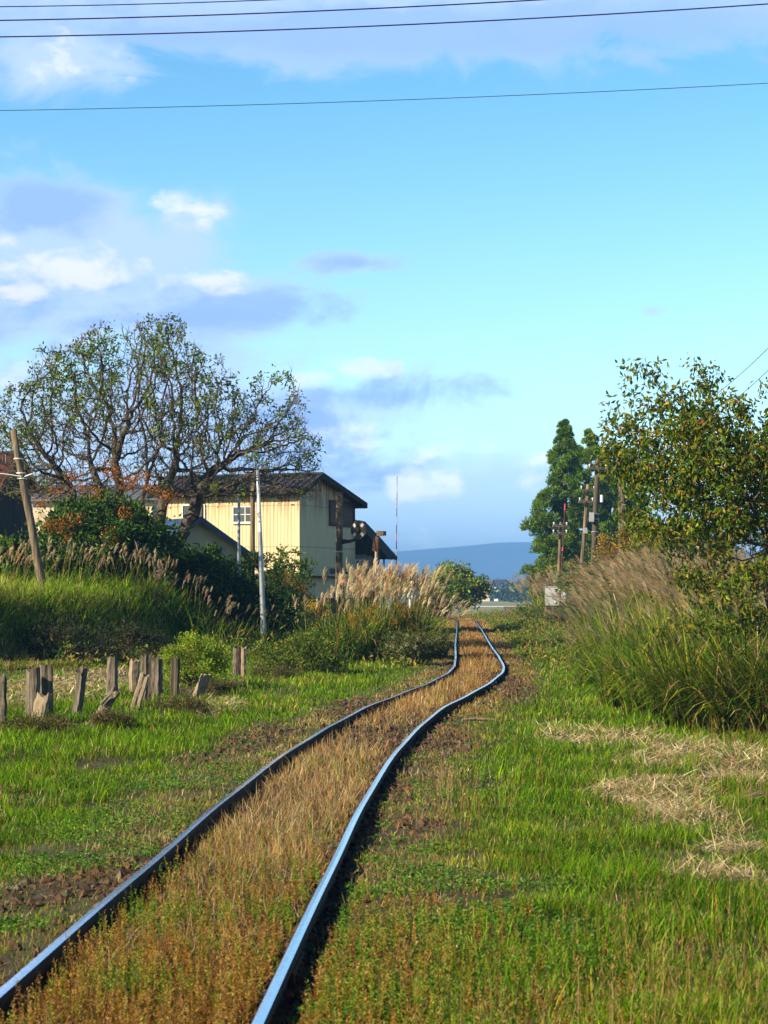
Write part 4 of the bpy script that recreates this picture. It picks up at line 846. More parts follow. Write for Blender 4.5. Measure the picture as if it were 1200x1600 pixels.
# ---------------------------------------------------------------- fence posts
PG = 'old wooden posts of the collapsed fence'
def post(bx, by, tx, ty, wpx, label, mat='wood', seed=0, stub=None, flat=.8):
    x, y, z = G(bx, by + 4); q = FPX / y; r = np.random.default_rng(200 + seed)
    o = thing('fence_post', (x, y, z), label, 'fence post', PG); T = np.array(PT(tx, ty, y + .05)); B = np.array([x, y, z - .1]); a = Acc()
    hw = wpx / q / 2; kk = 9; V = []; sides = 12
    ax = unit(T - B); xx = unit(np.cross(np.array([0, 1., 0]), ax)); yy = np.cross(ax, xx); yaw = r.random() * 1.2
    prof_ = [(1 + .16 * r.normal()) for _ in range(sides)]
    for k in range(kk):
        t = k / (kk - 1); c = B * (1 - t) + T * t + r.normal(size=3) * .004
        for j in range(sides):
            an = j / sides * 2 * math.pi + yaw; sq = 1 / max(abs(math.cos(an - yaw)), abs(math.sin(an - yaw))); rr = hw * (.62 + .38 * min(sq, 1.25)) * prof_[j] * (1.03 - .1 * t) * (1 + .03 * r.normal())
            V.append(c + xx * rr * math.cos(an) + yy * rr * math.sin(an) * flat + (ax * hw * .35 * r.normal() if k == kk - 1 else 0))
    F = [(k * sides + j, k * sides + (j + 1) % sides, (k + 1) * sides + (j + 1) % sides, (k + 1) * sides + j) for k in range(kk - 1) for j in range(sides)]
    V.append(T - ax * hw * .15); i0 = len(V) - 1; F3 = [((kk - 1) * sides + j, (kk - 1) * sides + (j + 1) % sides, i0) for j in range(sides)]
    a.add(V, F3, F); a.build('post', M[mat], o)
    if stub is not None:
        b = Acc(); S = np.array(PT(stub[0], stub[1], y - hw * .6)); E = np.array(PT(stub[2], stub[3], y - hw)); tube(b, [S, (S + E) / 2 + np.array([0, 0, .01]), E], [hw * .38, hw * .28, hw * .18], 6); b.build('broken_branch', M[mat], o)
for i, p in enumerate([
    (0, 1132, 2, 1054, 17, 'grey fence post cut off by the left border', 'wood', None),
    (49, 1122, 51, 1047, 20, 'shorter grey post pressed against the left of the tallest near post', 'wood', None),
    (73, 1121, 73, 1041, 19, 'tallest near post with a flat sawn top', 'wood', None),
    (60, 1126, 72, 1086, 22, 'low slanting grey stump in front of the paired posts', 'wood_light', None),
    (117, 1118, 130, 1042, 16, 'dark post tilting right with a small side branch', 'wood', (124, 1052, 117, 1047)),
    (175, 1088, 175, 1030, 16, 'lone upright brown post behind the fallen log', 'wood', None),
    (137, 1130, 182, 1078, 17, 'cracked log leaning far over to the right', 'wood', (158, 1100, 175, 1084)),
    (209, 1080, 210, 1031, 15, 'short pale post at the back left of the clustered posts', 'wood_light', None),
    (226, 1096, 228, 1027, 17, 'tallest post in the middle of the clustered posts', 'wood', None),
    (207, 1102, 226, 1054, 14, 'sunlit split board leaning on the clustered posts', 'wood_light', None),
    (244, 1092, 245, 1029, 17, 'broad grey post at the right of the clustered posts', 'wood', None),
    (273, 1080, 275, 1028, 13, 'slim blackish post at the left edge of the yellow-green bush', 'pole_dark', None),
    (303, 1078, 322, 1054, 12, 'short pale stake leaning right below the yellow-green bush', 'wood_light', None),
    (371, 1056, 371, 1014, 12, 'farthest left post of the pair right of the yellow-green bush', 'wood', None),
    (381, 1056, 381, 1012, 9, 'thin right post of the pair right of the yellow-green bush', 'wood_light', None)]):
    post(p[0], p[1], p[2], p[3], p[4], p[5], p[6], i, p[7])
# fallen stick on the grass
a = Acc(); P0 = np.array(G(722, 1131)); tube(a, [P0 + np.array([0, 0, .05]), P0 + np.array([.2, .1, .06]), P0 + np.array([.46, .12, .05])], [.02, .024, .012], 7)
tag(a.build('fallen_branch', M['wood_light']), 'pale stick lying on the grass right of the track', 'branch')

# ---------------------------------------------------------------- poles
def lerp(A, B, t): return np.array(A) * (1 - t) + np.array(B) * t
def pole(name, label, tx, ty, bx, Y, d0, d1, mat, cat='pole', group=None, zb=None, by=None, sides=12, wob=.0, seed=0):
    T = np.array(PT(tx, ty, Y)); X = (bx - 600) * Y / FPX
    z = float(H(X, Y)) if zb is None else zb
    B = np.array([X, Y, z - .15]) if by is None else np.array(PT(bx, by, Y)); o = thing(name, (B[0], B[1], B[2] + .15), label, cat, group)
    if by is not None:  # run on to the ground along the same line
        dz = (B - T); k = (z - .1 - T[2]) / dz[2]; B = T + dz * max(1, k); o.location = tuple(B)
    a = Acc(); r = np.random.default_rng(300 + seed); pts = [lerp(B, T, k / 8) + r.normal(size=3) * wob for k in range(9)]
    tube(a, pts, np.linspace(d1 / 2, d0 / 2, 9), sides); a.build('shaft', M[mat], o, smooth=True); return o, B, T
def part_tube(name, o, pts, r_, mat, sides=8): a = Acc(); tube(a, pts, r_, sides); return a.build(name, M[mat], o)
def part_box(name, o, c, h, mat, ux=(1, 0, 0), uy=(0, 1, 0), uz=(0, 0, 1)): a = Acc(); box(a, c, h, ux, uy, uz); return a.build(name, M[mat], o)
o, B, T = pole('utility_pole', 'old leaning wooden pole on the left bank with wire ties near its top', 20, 672, 70, 55, .17, .25, 'pole_wood', 'utility pole', by=930, wob=.012)
for t in (.84, .76, .73): part_tube('wire_tie', o, [lerp(B, T, t) + np.array([0, 0, -.015]), lerp(B, T, t) + np.array([0, 0, .015])], .125, 'ceramic', 10)
c0 = lerp(B, T, .74); part_tube('cable_stub', o, [c0 + np.array([0, -.12, 0]), c0 + np.array([-.5, -.2, .07]), c0 + np.array([-1.2, -.3, .0])], .018, 'ceramic', 5)
part_tube('cable_stub', o, [c0 + np.array([.1, -.12, 0]), c0 + np.array([.3, -.15, .07]), c0 + np.array([.45, -.1, .02])], .02, 'ceramic', 5)
o, B, T = pole('steel_pole', 'slightly leaning grey steel pole with a white painted top in front of the yellow house', 402.5, 735, 412, 60, .095, .19, 'steel_pole', 'pole', by=985)
part_tube('painted_top', o, [lerp(T, B, .33), T + np.array([0, 0, .01])], [.064, .047], 'white_paint', 12)
o, B, T = pole('steel_pole', 'thin upright grey steel pole in front of the blue-roofed shed end', 373.5, 745, 373, 68, .09, .13, 'steel_pole', 'pole')
o, B, T = pole('utility_pole', 'brown wooden pole beside the white-topped steel pole', 395, 754, 394, 74, .16, .2, 'pole_wood', 'utility pole', wob=.006)
part_tube('wire_tie', o, [lerp(B, T, .5), lerp(B, T, .51)], .11, 'steel_pole'); 
o, B, T = pole('warning_post', 'thick weathered post carrying the round black and white board beside the yellow house', 530.5, 771, 529, 68, .23, .25, 'pole_wood', 'signal post', wob=.003)
part_tube('collar', o, [PT(530, 918, 68), (T[0], 68, float(H(T[0], 68)))], .17, 'pole_dark', 12); part_tube('metal_band', o, [PT(530, 863, 68), PT(530, 861, 68)], .127, 'steel_pole', 12)
part_tube('post_cap', o, [T, T + np.array([0, 0, .05])], .13, 'pole_dark', 12)
part_tube('bracket', o, [PT(534, 846, 67.95), PT(545, 846, 67.9), PT(556, 843, 67.85)], [.09, .055, .05], 'dark_metal', 8)
part_tube('bracket', o, [PT(556, 843, 67.85), PT(561, 835, 67.75)], [.05, .05], 'dark_metal', 8)
cc = np.array(PT(561, 828, 67.6)); bo = part_tube('warning_board', o, [cc + np.array([.02, .03, 0]), cc + np.array([-.02, -.03, 0])], .315, 'dark_metal', 28)
nrm = unit(np.array([-.02, -.03, 0])); ex = unit(np.cross(np.array([0, 0, 1.]), nrm)) * 1; ez = np.array([0, 0, 1.])
for an in (45, 135, 225, 315):
    u = ex * math.cos(R(an)) + ez * math.sin(R(an)); v = -ex * math.sin(R(an)) + ez * math.cos(R(an)); b = Acc(); box(b, cc + u * .215 + nrm * .045, (.062, .048, .006), u, v, nrm); b.build('white_patch', M['white_paint'], o)
part_tube('board_hub', o, [cc + nrm * .04, cc + nrm * .10], .08, 'dark_metal', 14)
for k in range(8):
    pass
# rusty lamp post with a hooded box
o, B, T = pole('lamp_post', 'rusty brown post with a hooded lamp box right of the dark lean-to house', 590, 838, 588, 72, .16, .18, 'rust', 'lamp post')
cc = np.array(PT(594.5, 833.5, 72)); part_box('lamp_hood', o, cc, (.14, .13, .085), 'pole_wood'); part_box('lamp_opening', o, cc + np.array([.16, -.01, .0]), (.045, .12, .075), 'dark_metal')
a = Acc(); s0 = np.array(PT(585, 858, 71.9)); a.add([s0 + np.array([-.09, 0, -.05]), s0 + np.array([.06, 0, -.12]), s0 + np.array([-.03, 0, .42]), s0 + np.array([0, .1, -.1])], [(0, 1, 2), (1, 3, 2), (3, 0, 2), (0, 3, 1)]); a.build('torn_bracket', M['rust'], o)
part_tube('conduit', o, [PT(588, 862, 71.8), PT(587.5, 905, 71.8)], .05, 'concrete', 8)
# red and white antenna pole
o = thing('antenna_pole', (PT(618, 0, 100)[0], 100, float(H(.6, 100))), 'very thin red and white banded antenna pole against the sky', 'antenna'); zs = np.linspace(float(H(.6, 100)), PT(620, 744, 100)[2], 20)
for k in range(19):
    t0, t1 = (zs[k] - zs[0]) / (zs[-1] - zs[0]), (zs[k + 1] - zs[0]) / (zs[-1] - zs[0]); f = lambda t, z: (PT(618 + 2.6 * t, 0, 100)[0], 100, z)
    part_tube('pole_band', o, [f(t0, zs[k]), f(t1, zs[k + 1])], [.036 - .02 * t0, .036 - .02 * t1], ('red_paint' if (k % 4 == 3) else 'steel_pole' if k % 4 == 1 else 'dark_metal') if k > 8 else ('dark_metal' if k % 3 else 'steel_pole'), 6)
# white marker in the silver grass
o = thing('track_marker', (PT(641, 0, 62)[0], 62, float(H(.8, 62))), 'white double-headed marker standing in the silver grass', 'marker'); 
part_tube('marker_post', o, [(o.location.x, 62, float(H(.8, 62))), PT(641, 916, 62)], .04, 'white_paint'); part_box('marker_plate', o, PT(640, 926, 61.93), (.085, .02, .15), 'white_paint'); part_box('marker_plate', o, PT(641, 914.5, 61.95), (.07, .02, .04), 'white_paint')
for s_ in (-3, 3): part_tube('marker_head', o, [PT(641 + s_, 910.5, 62.02), PT(641 + s_, 910.5, 61.96)], .055, 'white_paint', 12)
# right side poles
UG = 'wooden utility poles on the right of the far track'
def crossarm(o, px, py, Y, half, n_=2, tilt=0.0):
    c = np.array(PT(px, py, Y - .14)); u = unit(np.array([1, .25, tilt])); b = part_box('crossarm', o, c, (half, .045, .05), 'wood', u, (-u[1], u[0], 0))
    for k in np.linspace(-.85, .85, n_):
        p = c + u * half * k; a = Acc(); tube(a, [p + np.array([0, 0, .04]) - np.array(o.location) * 0, p + np.array([0, 0, .10]), p + np.array([0, 0, .12]), p + np.array([0, 0, .18])], [.018, .02, .04, .03], 8)
        a.build('insulator', M['ceramic'], o)
o, B, T = pole('utility_pole', 'shortest utility pole with two crossarms rising behind the grey cabinet', 876, 818, 870, 93, .15, .19, 'pole_wood', 'utility pole', UG, wob=.006); 
# top at 806
crossarm(o, 875.5, 812 + 10, 93, .36, 2); crossarm(o, 875, 834, 93, .36, 2)
o, B, T = pole('guy_pipe', 'thin brown pipe with orange bands leaning beside the shortest utility pole', 883, 787, 872, 91, .045, .06, 'rust', 'pipe')
part_tube('orange_band', o, [lerp(T, B, .0), lerp(T, B, .05)], .03, 'red_paint'); part_tube('orange_band', o, [lerp(T, B, .32), lerp(T, B, .35)], .034, 'red_paint')
o, B, T = pole('utility_pole', 'leaning middle utility pole with two crossarms and a small box', 919, 757, 909, 88, .16, .20, 'pole_wood', 'utility pole', UG, wob=.006, by=885)
crossarm(o, 918.5, 766, 88, .34, 2); crossarm(o, 916, 784, 88, .34, 2); part_box('junction_box', o, PT(914.5, 829, 87.8), (.08, .07, .12), 'grey_box')
o, B, T = pole('utility_pole', 'thickest dark utility pole with metal bands and a grey transformer box', 934, 716, 927, 84, .21, .27, 'pole_dark', 'utility pole', UG, wob=.004, by=890)
crossarm(o, 934, 732, 84, .42, 2)
for py in (803, 811, 831): part_tube('metal_band', o, [PT(934 - 7 * (py - 716) / 174, py + .8, 84), PT(934 - 7 * (py - 716) / 174, py - .8, 84)], .16, 'steel_pole', 12)
part_box('transformer_box', o, PT(924.5, 808, 83.8), (.09, .1, .19), 'grey_box'); a = Acc(); tube(a, [PT(940, 774, 83.6), PT(940, 785, 83.5)], .06, 8); a.build('insulator', M['ceramic'], o)
o, B, T = pole('utility_pole', 'dark utility pole half hidden in the cherry tree leaves', 974, 706, 972, 80, .2, .24, 'pole_dark', 'utility pole', UG)
o, B, T = pole('utility_pole', 'thin light pole right against the half hidden dark one', 968.5, 712, 968, 82, .09, .12, 'pole_wood', 'utility pole', UG)
o, B, T = pole('utility_pole', 'small black pole with one crossarm at the left of the cabinet', 838, 889, 839, 150, .16, .2, 'pole_dark', 'utility pole', UG)
part_box('crossarm', o, PT(836.5, 895, 149.8), (.32, .04, .05), 'pole_dark'); part_box('insulator', o, PT(832, 899, 149.8), (.05, .05, .08), 'ceramic')
part_tube('strut', o, [(PT(829.5, 948, 149)[0], 149, float(H(10.8, 149))), PT(836.5, 915, 149.8)], .1, 'pole_dark', 8)
# grey cabinet
cy = 92.0; X = PT(869, 0, cy)[0]; zg = float(H(X, cy)); o = thing('trackside_cabinet', (X, cy, zg), 'light grey metal trackside cabinet on dark legs below the utility poles', 'cabinet')
ang = R(-12); ux = (math.cos(ang), math.sin(ang), 0); uy = (-math.sin(ang), math.cos(ang), 0); zc = CAMZ + (HOR - 932) * cy / FPX; hh = .415
part_box('cabinet_body', o, (X, cy, zc), (.46, .28, hh), 'grey_box', ux, uy); part_box('cabinet_roof', o, (X, cy, zc + hh + .018), (.49, .31, .015), 'grey_box', ux, uy)
fr = np.array([X, cy, zc]) - np.array(uy) * .292
part_box('door', o, fr + np.array([0, 0, .205]), (.44, .010, .195), 'grey_box', ux, uy); part_box('door', o, fr + np.array([0, 0, -.205]), (.44, .010, .195), 'grey_box', ux, uy)
for dz in (.28, -.24): part_box('handle', o, fr + np.array(uy) * -.03 + np.array([0, 0, dz]), (.03, .018, .05), 'white_paint', ux, uy)
for dz in (.1, -.1): part_box('hinge', o, fr + np.array(ux) * .44 + np.array([0, 0, dz]), (.03, .02, .03), 'white_paint', ux, uy)
for sx in (-.38, .38):
    for sy in (-.2, .2): p = np.array([X, cy, 0]) + np.array(ux) * sx + np.array(uy) * sy; part_tube('leg', o, [(p[0], p[1], zg - .1), (p[0], p[1], zc - hh)], .045, 'dark_metal')
part_box('cable_tray', o, (X, cy, zc - hh - .10), (.40, .22, .08), 'black_wood', ux, uy)
# wooden barrier
by_ = 128.0; X0, X1 = PT(787, 0, by_)[0], PT(820, 0, by_)[0]; o = thing('wooden_barrier', ((X0 + X1) / 2, by_, -.15), 'low wooden barrier with a thick rail at the end of the field', 'barrier')
zt = CAMZ + (HOR - 950) * by_ / FPX; part_box('barrier_rail', o, ((X0 + X1) / 2, by_, zt), ((X1 - X0) / 2, .09, .085), 'wood')
for x in (X0 + .12, X1 - .12): part_box('leg', o, (x, by_, (zt - .5) / 2), (.075, .075, (zt + .3) / 2), 'wood')
# ---------------------------------------------------------------- overhead wires
WG = 'overhead power lines crossing the sky'
def wire(Y, pts, r_, label, group=WG, sag=0.0):
    P = [np.array(PT(px, py, Y if np.isscalar(Y) else Y[k])) for k, (px, py) in enumerate(pts)]
    A, B_ = P[0], P[-1]; n_ = 40; a = Acc(); pp = []
    co = None
    for k in range(n_ + 1):
        t = k / n_; p = A * (1 - t) + B_ * t
        if len(P) == 3: p = A * (2 * (t - .5) * (t - 1)) + P[1] * (4 * t * (1 - t)) + B_ * (2 * t * (t - .5))
        pp.append(p)
    tube(a, pp, r_, 6); tag(a.build('power_line', M['wire']), label, 'power line', group)
wire(26, [(-900, -8), (200, 7), (1300, -62)], .0065, 'uppermost black cable leaving through the top border')
wire(26, [(-900, 24), (300, 24.5), (1600, -57)], .0085, 'second thick black cable from the top')
wire(26, [(-900, 48), (380, 48.5), (1800, -42)], .0085, 'third and lowest of the thick black cables')
wire(27, [(-900, 175), (500, 160.5), (1900, 84)], .0042, 'thin lone wire well below the thick cables')
RW = 'wires running up to the right from the far poles'
wire((84, 60, 36), [(934, 728), (1100, 631), (1330, 395)], .008, 'upper wire rising to the right behind the cherry tree', RW)
wire((84, 60, 36), [(976, 740), (1130, 640), (1330, 430)], .008, 'lower wire rising to the right behind the cherry tree', RW)
wire((84, 83, 80), [(937, 738), (955, 768), (974, 800)], .012, 'guy wire slanting between the thickest and the half hidden poles', RW)
wire((55, 55.2, 55.5), [(34, 712), (-40, 706), (-300, 690)], .012, 'wire from the leaning pole out past the left border', RW)

# ---------------------------------------------------------------- buildings
def prism(a, poly, d, m=0, col=(1, 1, 1)):
    """extrude planar polygon (list of 3d pts) along vector d"""
    poly = [np.array(p, float) for p in poly]; k = len(poly); V = poly + [p + np.array(d) for p in poly]
    F4 = [(i, (i + 1) % k, k + (i + 1) % k, k + i) for i in range(k)]; a.add(V, None, F4, col, m)
    for i in range(1, k - 1): a.F3.append(np.array([[0, i + 1, i], [k, k + i, k + i + 1]]) + a.n - 2 * k); a.m3.append(np.full(2, m))
def frame_of(o_, ang):
    return np.array([-math.cos(R(ang)), math.sin(R(ang)), 0]), np.array([math.sin(R(ang)), math.cos(R(ang)), 0])
def window(o, c, u, nrm, wd, ht, frame_mat, pane_mat, bars=(1, 1), fw=.05, sill=True, dep=.05):
    """c centre on the wall, u horizontal axis, nrm outward normal"""
    z = np.array([0, 0, 1.]); a = Acc()
    for s in (-1, 1): box(a, c + u * s * (wd / 2) + nrm * dep / 2, (fw / 2, dep / 2, ht / 2 + fw / 2), u, nrm, z)
    for s in (-1, 1): box(a, c + z * s * (ht / 2) + nrm * dep / 2, (wd / 2 - fw / 2, dep / 2 - .002, fw / 2), u, nrm, z)
    for k in range(1, bars[0]): box(a, c + u * (-wd / 2 + wd * k / bars[0]) + nrm * dep * .35, (fw * .35, dep * .3, ht / 2 - fw / 2), u, nrm, z)
    for k in range(1, bars[1]): box(a, c + z * (-ht / 2 + ht * k / bars[1]) + nrm * dep * .33, (wd / 2 - fw / 2, dep * .25, fw * .3), u, nrm, z)
    w_ = a.build('window', M[frame_mat], o); off = Vector(o.location)
    b = Acc(); box(b, c + nrm * .008 - np.array(off), (wd / 2 - fw / 2, .006, ht / 2 - fw / 2), u, nrm, z); p = b.build('pane', M[pane_mat], None); p.parent = w_
    if sill: s_ = Acc(); box(s_, c - z * (ht / 2 + fw * .9) + nrm * (dep * .7) - np.array(off), (wd / 2 + fw, dep * .7, fw * .35), u, nrm, z); q_ = s_.build('sill', M[frame_mat], None); q_.parent = w_
    return w_
def corr_wall(a, A, u, nrm, length, z0, ztop, pitch=.16, dep=.012):
    """ribbed sheet wall from A along u; ztop(s) gives height"""
    s = 0; V = []; n_ = int(length / (pitch / 4)); ss = np.linspace(0, length, n_ + 1)
    offp = np.array([0, 1, 1, 0]) * dep
    for k, sv in enumerate(ss): p = np.array(A) + u * sv + nrm * offp[k % 4]; V += [(p[0], p[1], z0), (p[0], p[1], ztop(sv))]
    F = [(2 * k, 2 * k + 2, 2 * k + 3, 2 * k + 1) for k in range(n_)]; a.add(V, None, F)
def yellow_house():
    Cn = np.array([PT(467, 0, 85)[0], 85., 0]); u1, u2 = frame_of(0, 22); Lh, Wd, zg = 6.5, 6.0, .55; wr = 1.55
    zl, zr, zt = 6.02, 5.62, 6.62
    o = thing('yellow_house', (Cn[0], Cn[1], zg), 'two-storey house clad in rust-streaked yellow corrugated sheet', 'house'); loc = np.array(o.location)
    gz = lambda w_: zl + (zt - zl) * w_ / wr if w_ < wr else zt + (zr - zt) * (w_ - wr) / (Wd - wr)
    n1 = -u2; n2 = -u1; a = Acc()
    # local coordinates are subtracted in build, the wall material reads height above the base
    corr_wall(a, Cn, u1, n1, Lh, zg - .3, lambda s: zl - .02); corr_wall(a, Cn, u2, n2, Wd, zg + .9, lambda s: gz(s) - .02)
    corr_wall(a, Cn + u2 * Wd, u1, -n1, Lh, zg, lambda s: zr - .02); corr_wall(a, Cn + u1 * Lh, u2, -n2, Wd, zg, lambda s: gz(s) - .02)
    a.build('wall', M['wall'], o)
    b = Acc(); c = Cn + n2 * .02; box(b, Cn + (n1 + n2) * .012 + np.array([0, 0, (zl + zg) / 2 + .2]), (.04, .04, (zl - zg) / 2 - .3), u1, u2); b.build('corner_trim', M['wall'], o)
    # roof: two slabs with ribs
    ov, ow = .42, .36; th = .07; E0 = Cn + n2 * ov; up = np.array([0, 0, 1.])
    r_ = Acc(); len_ = Lh + 2 * ov
    sl1 = (zt - zl) / wr; sl2 = (zt - zr) / (Wd - wr)
    p = lambda w_, z: E0 + u2 * w_ + up * z
    e1z = zl - sl1 * ow; e2z = zr - sl2 * ow
    prism(r_, [p(-ow, e1z), p(wr, zt), p(wr, zt + th), p(-ow, e1z + th)], u1 * len_)
    prism(r_, [p(wr, zt), p(Wd + ow, e2z), p(Wd + ow, e2z + th), p(wr, zt + th)], u1 * len_)
    nrib = 24
    for k in range(nrib + 1):
        q0 = u1 * (len_ - .03) * k / nrib + u1 * .0
        prism(r_, [p(-ow - .003, e1z + th) + q0, p(wr, zt + th) + q0, p(wr, zt + th + .045) + q0, p(-ow - .003, e1z + th + .045) + q0], u1 * .035)
    prism(r_, [p(wr - .12, zt + th * .9), p(wr + .12, zt + th * .9), p(wr, zt + th + .08)], u1 * (len_ + .01))
    rf = r_.build('roof', M['roof'], o)
    f = Acc(); fb = .24
    prism(f, [p(-ow - .02, e1z - fb * .5), p(-ow - .02, e1z + th + .02), p(-ow - .05, e1z + th + .02), p(-ow - .05, e1z - fb * .5)], u1 * len_); f.build('gutter', M['black_wood'], o)
    f = Acc(); prism(f, [p(-ow, e1z - .11), p(wr, zt - .11), p(wr, zt + th + .05), p(-ow, e1z + th + .05)], n2 * .035); prism(f, [p(wr, zt - .11), p(Wd + ow, e2z - .11), p(Wd + ow, e2z + th + .05), p(wr, zt + th + .05)], n2 * .035); f.build('barge_board', M['black_wood'], o)
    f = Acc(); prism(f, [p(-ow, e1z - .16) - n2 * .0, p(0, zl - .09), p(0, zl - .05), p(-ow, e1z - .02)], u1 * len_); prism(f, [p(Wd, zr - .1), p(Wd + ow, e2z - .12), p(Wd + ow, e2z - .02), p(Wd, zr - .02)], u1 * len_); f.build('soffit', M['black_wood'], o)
    def onw(px, Yw=None, wall=1):
        # intersect view column with the wall plane
        t = (px - 600) / FPX; U = u1 if wall == 1 else u2
        s = (Cn[0] - t * Cn[1]) / (t * U[1] - U[0]); return s, Cn + U * s
    def zof(py, P): return CAMZ + (HOR - py) * P[1] / FPX
    s, P = onw(379); window(o, np.array([P[0], P[1], zof(804, P)]) + n1 * .02, u1, n1, .84, .66, 'white_paint', 'glass', (3, 2))
    s, P = onw(303); window(o, np.array([P[0], P[1], zof(802, P)]) + n1 * .02, u1, n1, 1.05, .70, 'white_paint', 'glass', (2, 1))
    s, P = onw(372); window(o, np.array([P[0], P[1], zof(897, P)]) + n1 * .02, u1, n1, .8, .75, 'white_paint', 'glass', (2, 1))
    s, P = onw(533, wall=2); P0 = onw(513, wall=2)[0]; P1 = onw(553, wall=2)[0]; wd = P1 - P0; sm = (P0 + P1) / 2; P = Cn + u2 * sm
    window(o, np.array([P[0], P[1], zof(802, P)]) + n2 * .02, u2, n2, wd - .15, 1.0, 'rust', 'shade_glass', (2, 1), fw=.07)
    P0 = onw(511, wall=2)[0]; P1 = onw(550, wall=2)[0]; wd = P1 - P0; sm = (P0 + P1) / 2; P = Cn + u2 * sm
    window(o, np.array([P[0], P[1], zof(893, P)]) + n2 * .02, u2, n2, wd - .1, .30, 'cream_wall', 'shade_glass', (3, 1), fw=.07)
    pp = Cn + u1 * 4.45 + n1 * .07; a = Acc(); tube(a, [pp + np.array([0, 0, zl - .2]), pp + np.array([0, 0, zg])], .04, 8); a.build('downpipe', M['rust'], o)
    # dark open undercroft below the gable
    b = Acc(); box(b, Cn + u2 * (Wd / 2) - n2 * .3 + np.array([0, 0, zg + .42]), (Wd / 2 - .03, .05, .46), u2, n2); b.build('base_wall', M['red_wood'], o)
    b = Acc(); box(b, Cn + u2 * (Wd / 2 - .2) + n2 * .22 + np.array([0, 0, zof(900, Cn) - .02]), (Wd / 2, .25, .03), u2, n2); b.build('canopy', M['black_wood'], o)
yellow_house()
def gable_house(name, label, px_c, Y, ang, L, W, zg, ze, zr_, wall, roof, cat='house', trim=None, group=None, wr=None, ov=.3, wins=(), th=.06, ribs=0):
    Cn = np.array([(px_c - 600) * Y / FPX, Y, 0]); u1, u2 = frame_of(0, ang); wr = W / 2 if wr is None else wr; n1, n2 = -u2, -u1; up = np.array([0, 0, 1.])
    o = thing(name, (Cn[0], Cn[1], zg), label, cat, group); a = Acc()
    prism(a, [Cn + up * (zg - .2), Cn + u2 * W + up * (zg - .2), Cn + u2 * W + up * ze, Cn + u2 * wr + up * zr_, Cn + up * ze], u1 * L); a.build('wall', M[wall], o)
    r_ = Acc(); p = lambda w_, z: Cn + n2 * ov + u2 * w_ + up * z; s1 = (zr_ - ze) / wr; s2 = (zr_ - ze) / (W - wr); len_ = L + 2 * ov; g = .01
    prism(r_, [p(-ov, ze - s1 * ov + g), p(wr, zr_ + g), p(wr, zr_ + g + th), p(-ov, ze - s1 * ov + g + th)], u1 * len_); prism(r_, [p(wr, zr_ + g), p(W + ov, ze - s2 * ov + g), p(W + ov, ze - s2 * ov + g + th), p(wr, zr_ + g + th)], u1 * len_)
    for k in range(ribs):
        q0 = u1 * (len_ - .03) * k / max(1, ribs - 1)
        prism(r_, [p(-ov - .003, ze - s1 * ov + th) + q0, p(wr, zr_ + th) + q0, p(wr, zr_ + th + .05) + q0, p(-ov - .003, ze - s1 * ov + th + .05) + q0], u1 * .03)
    r_.build('roof', M[roof], o)
    if trim:
        f = Acc(); prism(f, [p(-ov, ze - s1 * ov - .12), p(wr, zr_ - .12), p(wr, zr_ + th + .03), p(-ov, ze - s1 * ov + th + .03)], n2 * .03); prism(f, [p(wr, zr_ - .12), p(W + ov, ze - s2 * ov - .12), p(W + ov, ze - s2 * ov + th + .03), p(wr, zr_ + th + .03)], n2 * .03); f.build('barge_board', M[trim], o)
    for (wall_, s, z, wd, ht, fm, pm) in wins:
        U, N_ = (u1, n1) if wall_ == 1 else (u2, n2); window(o, Cn + U * s + up * z, U, N_, wd, ht, fm, pm, (2, 1))
    return o, Cn, u1, u2
# cream house behind the big shrub
gable_house('cream_house', 'cream plastered house mostly hidden behind the big shrub and tree', 238, 97, 12, 6.0, 5.5, .5, 6.15, 6.9, 'cream_wall', 'roof2', wins=((1, 2.0, 4.9, .9, .8, 'white_paint', 'glass'), (1, 4.9, 4.9, .9, .8, 'white_paint', 'glass')), ov=.35, ribs=14)
# blue-trimmed shed: gable end towards the track
gable_house('blue_roof_shed', 'low cream shed with a dark blue roof edge sloping down beside the thin grey pole', 225, 70.5, 62, 4.0, 4.0, .6, 2.95, 4.25, 'cream_wall', 'blue_trim', 'shed', trim='blue_trim', ov=.28)
# old shed at the left border
o, Cn, u1, u2 = gable_house('old_shed', 'dilapidated dark wooden shed with a rusty red roof at the left border', -6, 66, 8, 3.5, 3.6, .9, 5.2, 6.3, 'black_wood', 'roof_red', 'shed', trim='red_wood', ov=.22)
a = Acc(); box(a, Cn + u1 * 1.6 - u2 * .05 + np.array([0, 0, 4.75]), (1.6, .04, .18), u1, u2); a.build('beam', M['red_wood'], o)
a = Acc(); box(a, Cn + u1 * 1.7 - u2 * .12 + np.array([0, 0, 4.35]), (1.75, .05, .10), u1, u2); a.build('beam', M['wood'], o)
a = Acc(); box(a, Cn + u1 * .12 - u2 * .10 + np.array([0, 0, 2.8]), (.09, .07, 1.4), u1, u2); a.build('door_post', M['wood'], o)
a = Acc(); box(a, Cn + u1 * 1.0 - u2 * .06 + np.array([0, 0, 2.6]), (.7, .04, 1.1), u1, u2); a.build('door', M['wood'], o)
o2 = thing('antenna_pole', PT(9, 720, 66.5), 'thin antenna rod on the old shed at the left border', 'antenna'); part_tube('rod', o2, [PT(9, 725, 66.5), PT(9, 655, 66.5)], .014, 'steel_pole', 5)
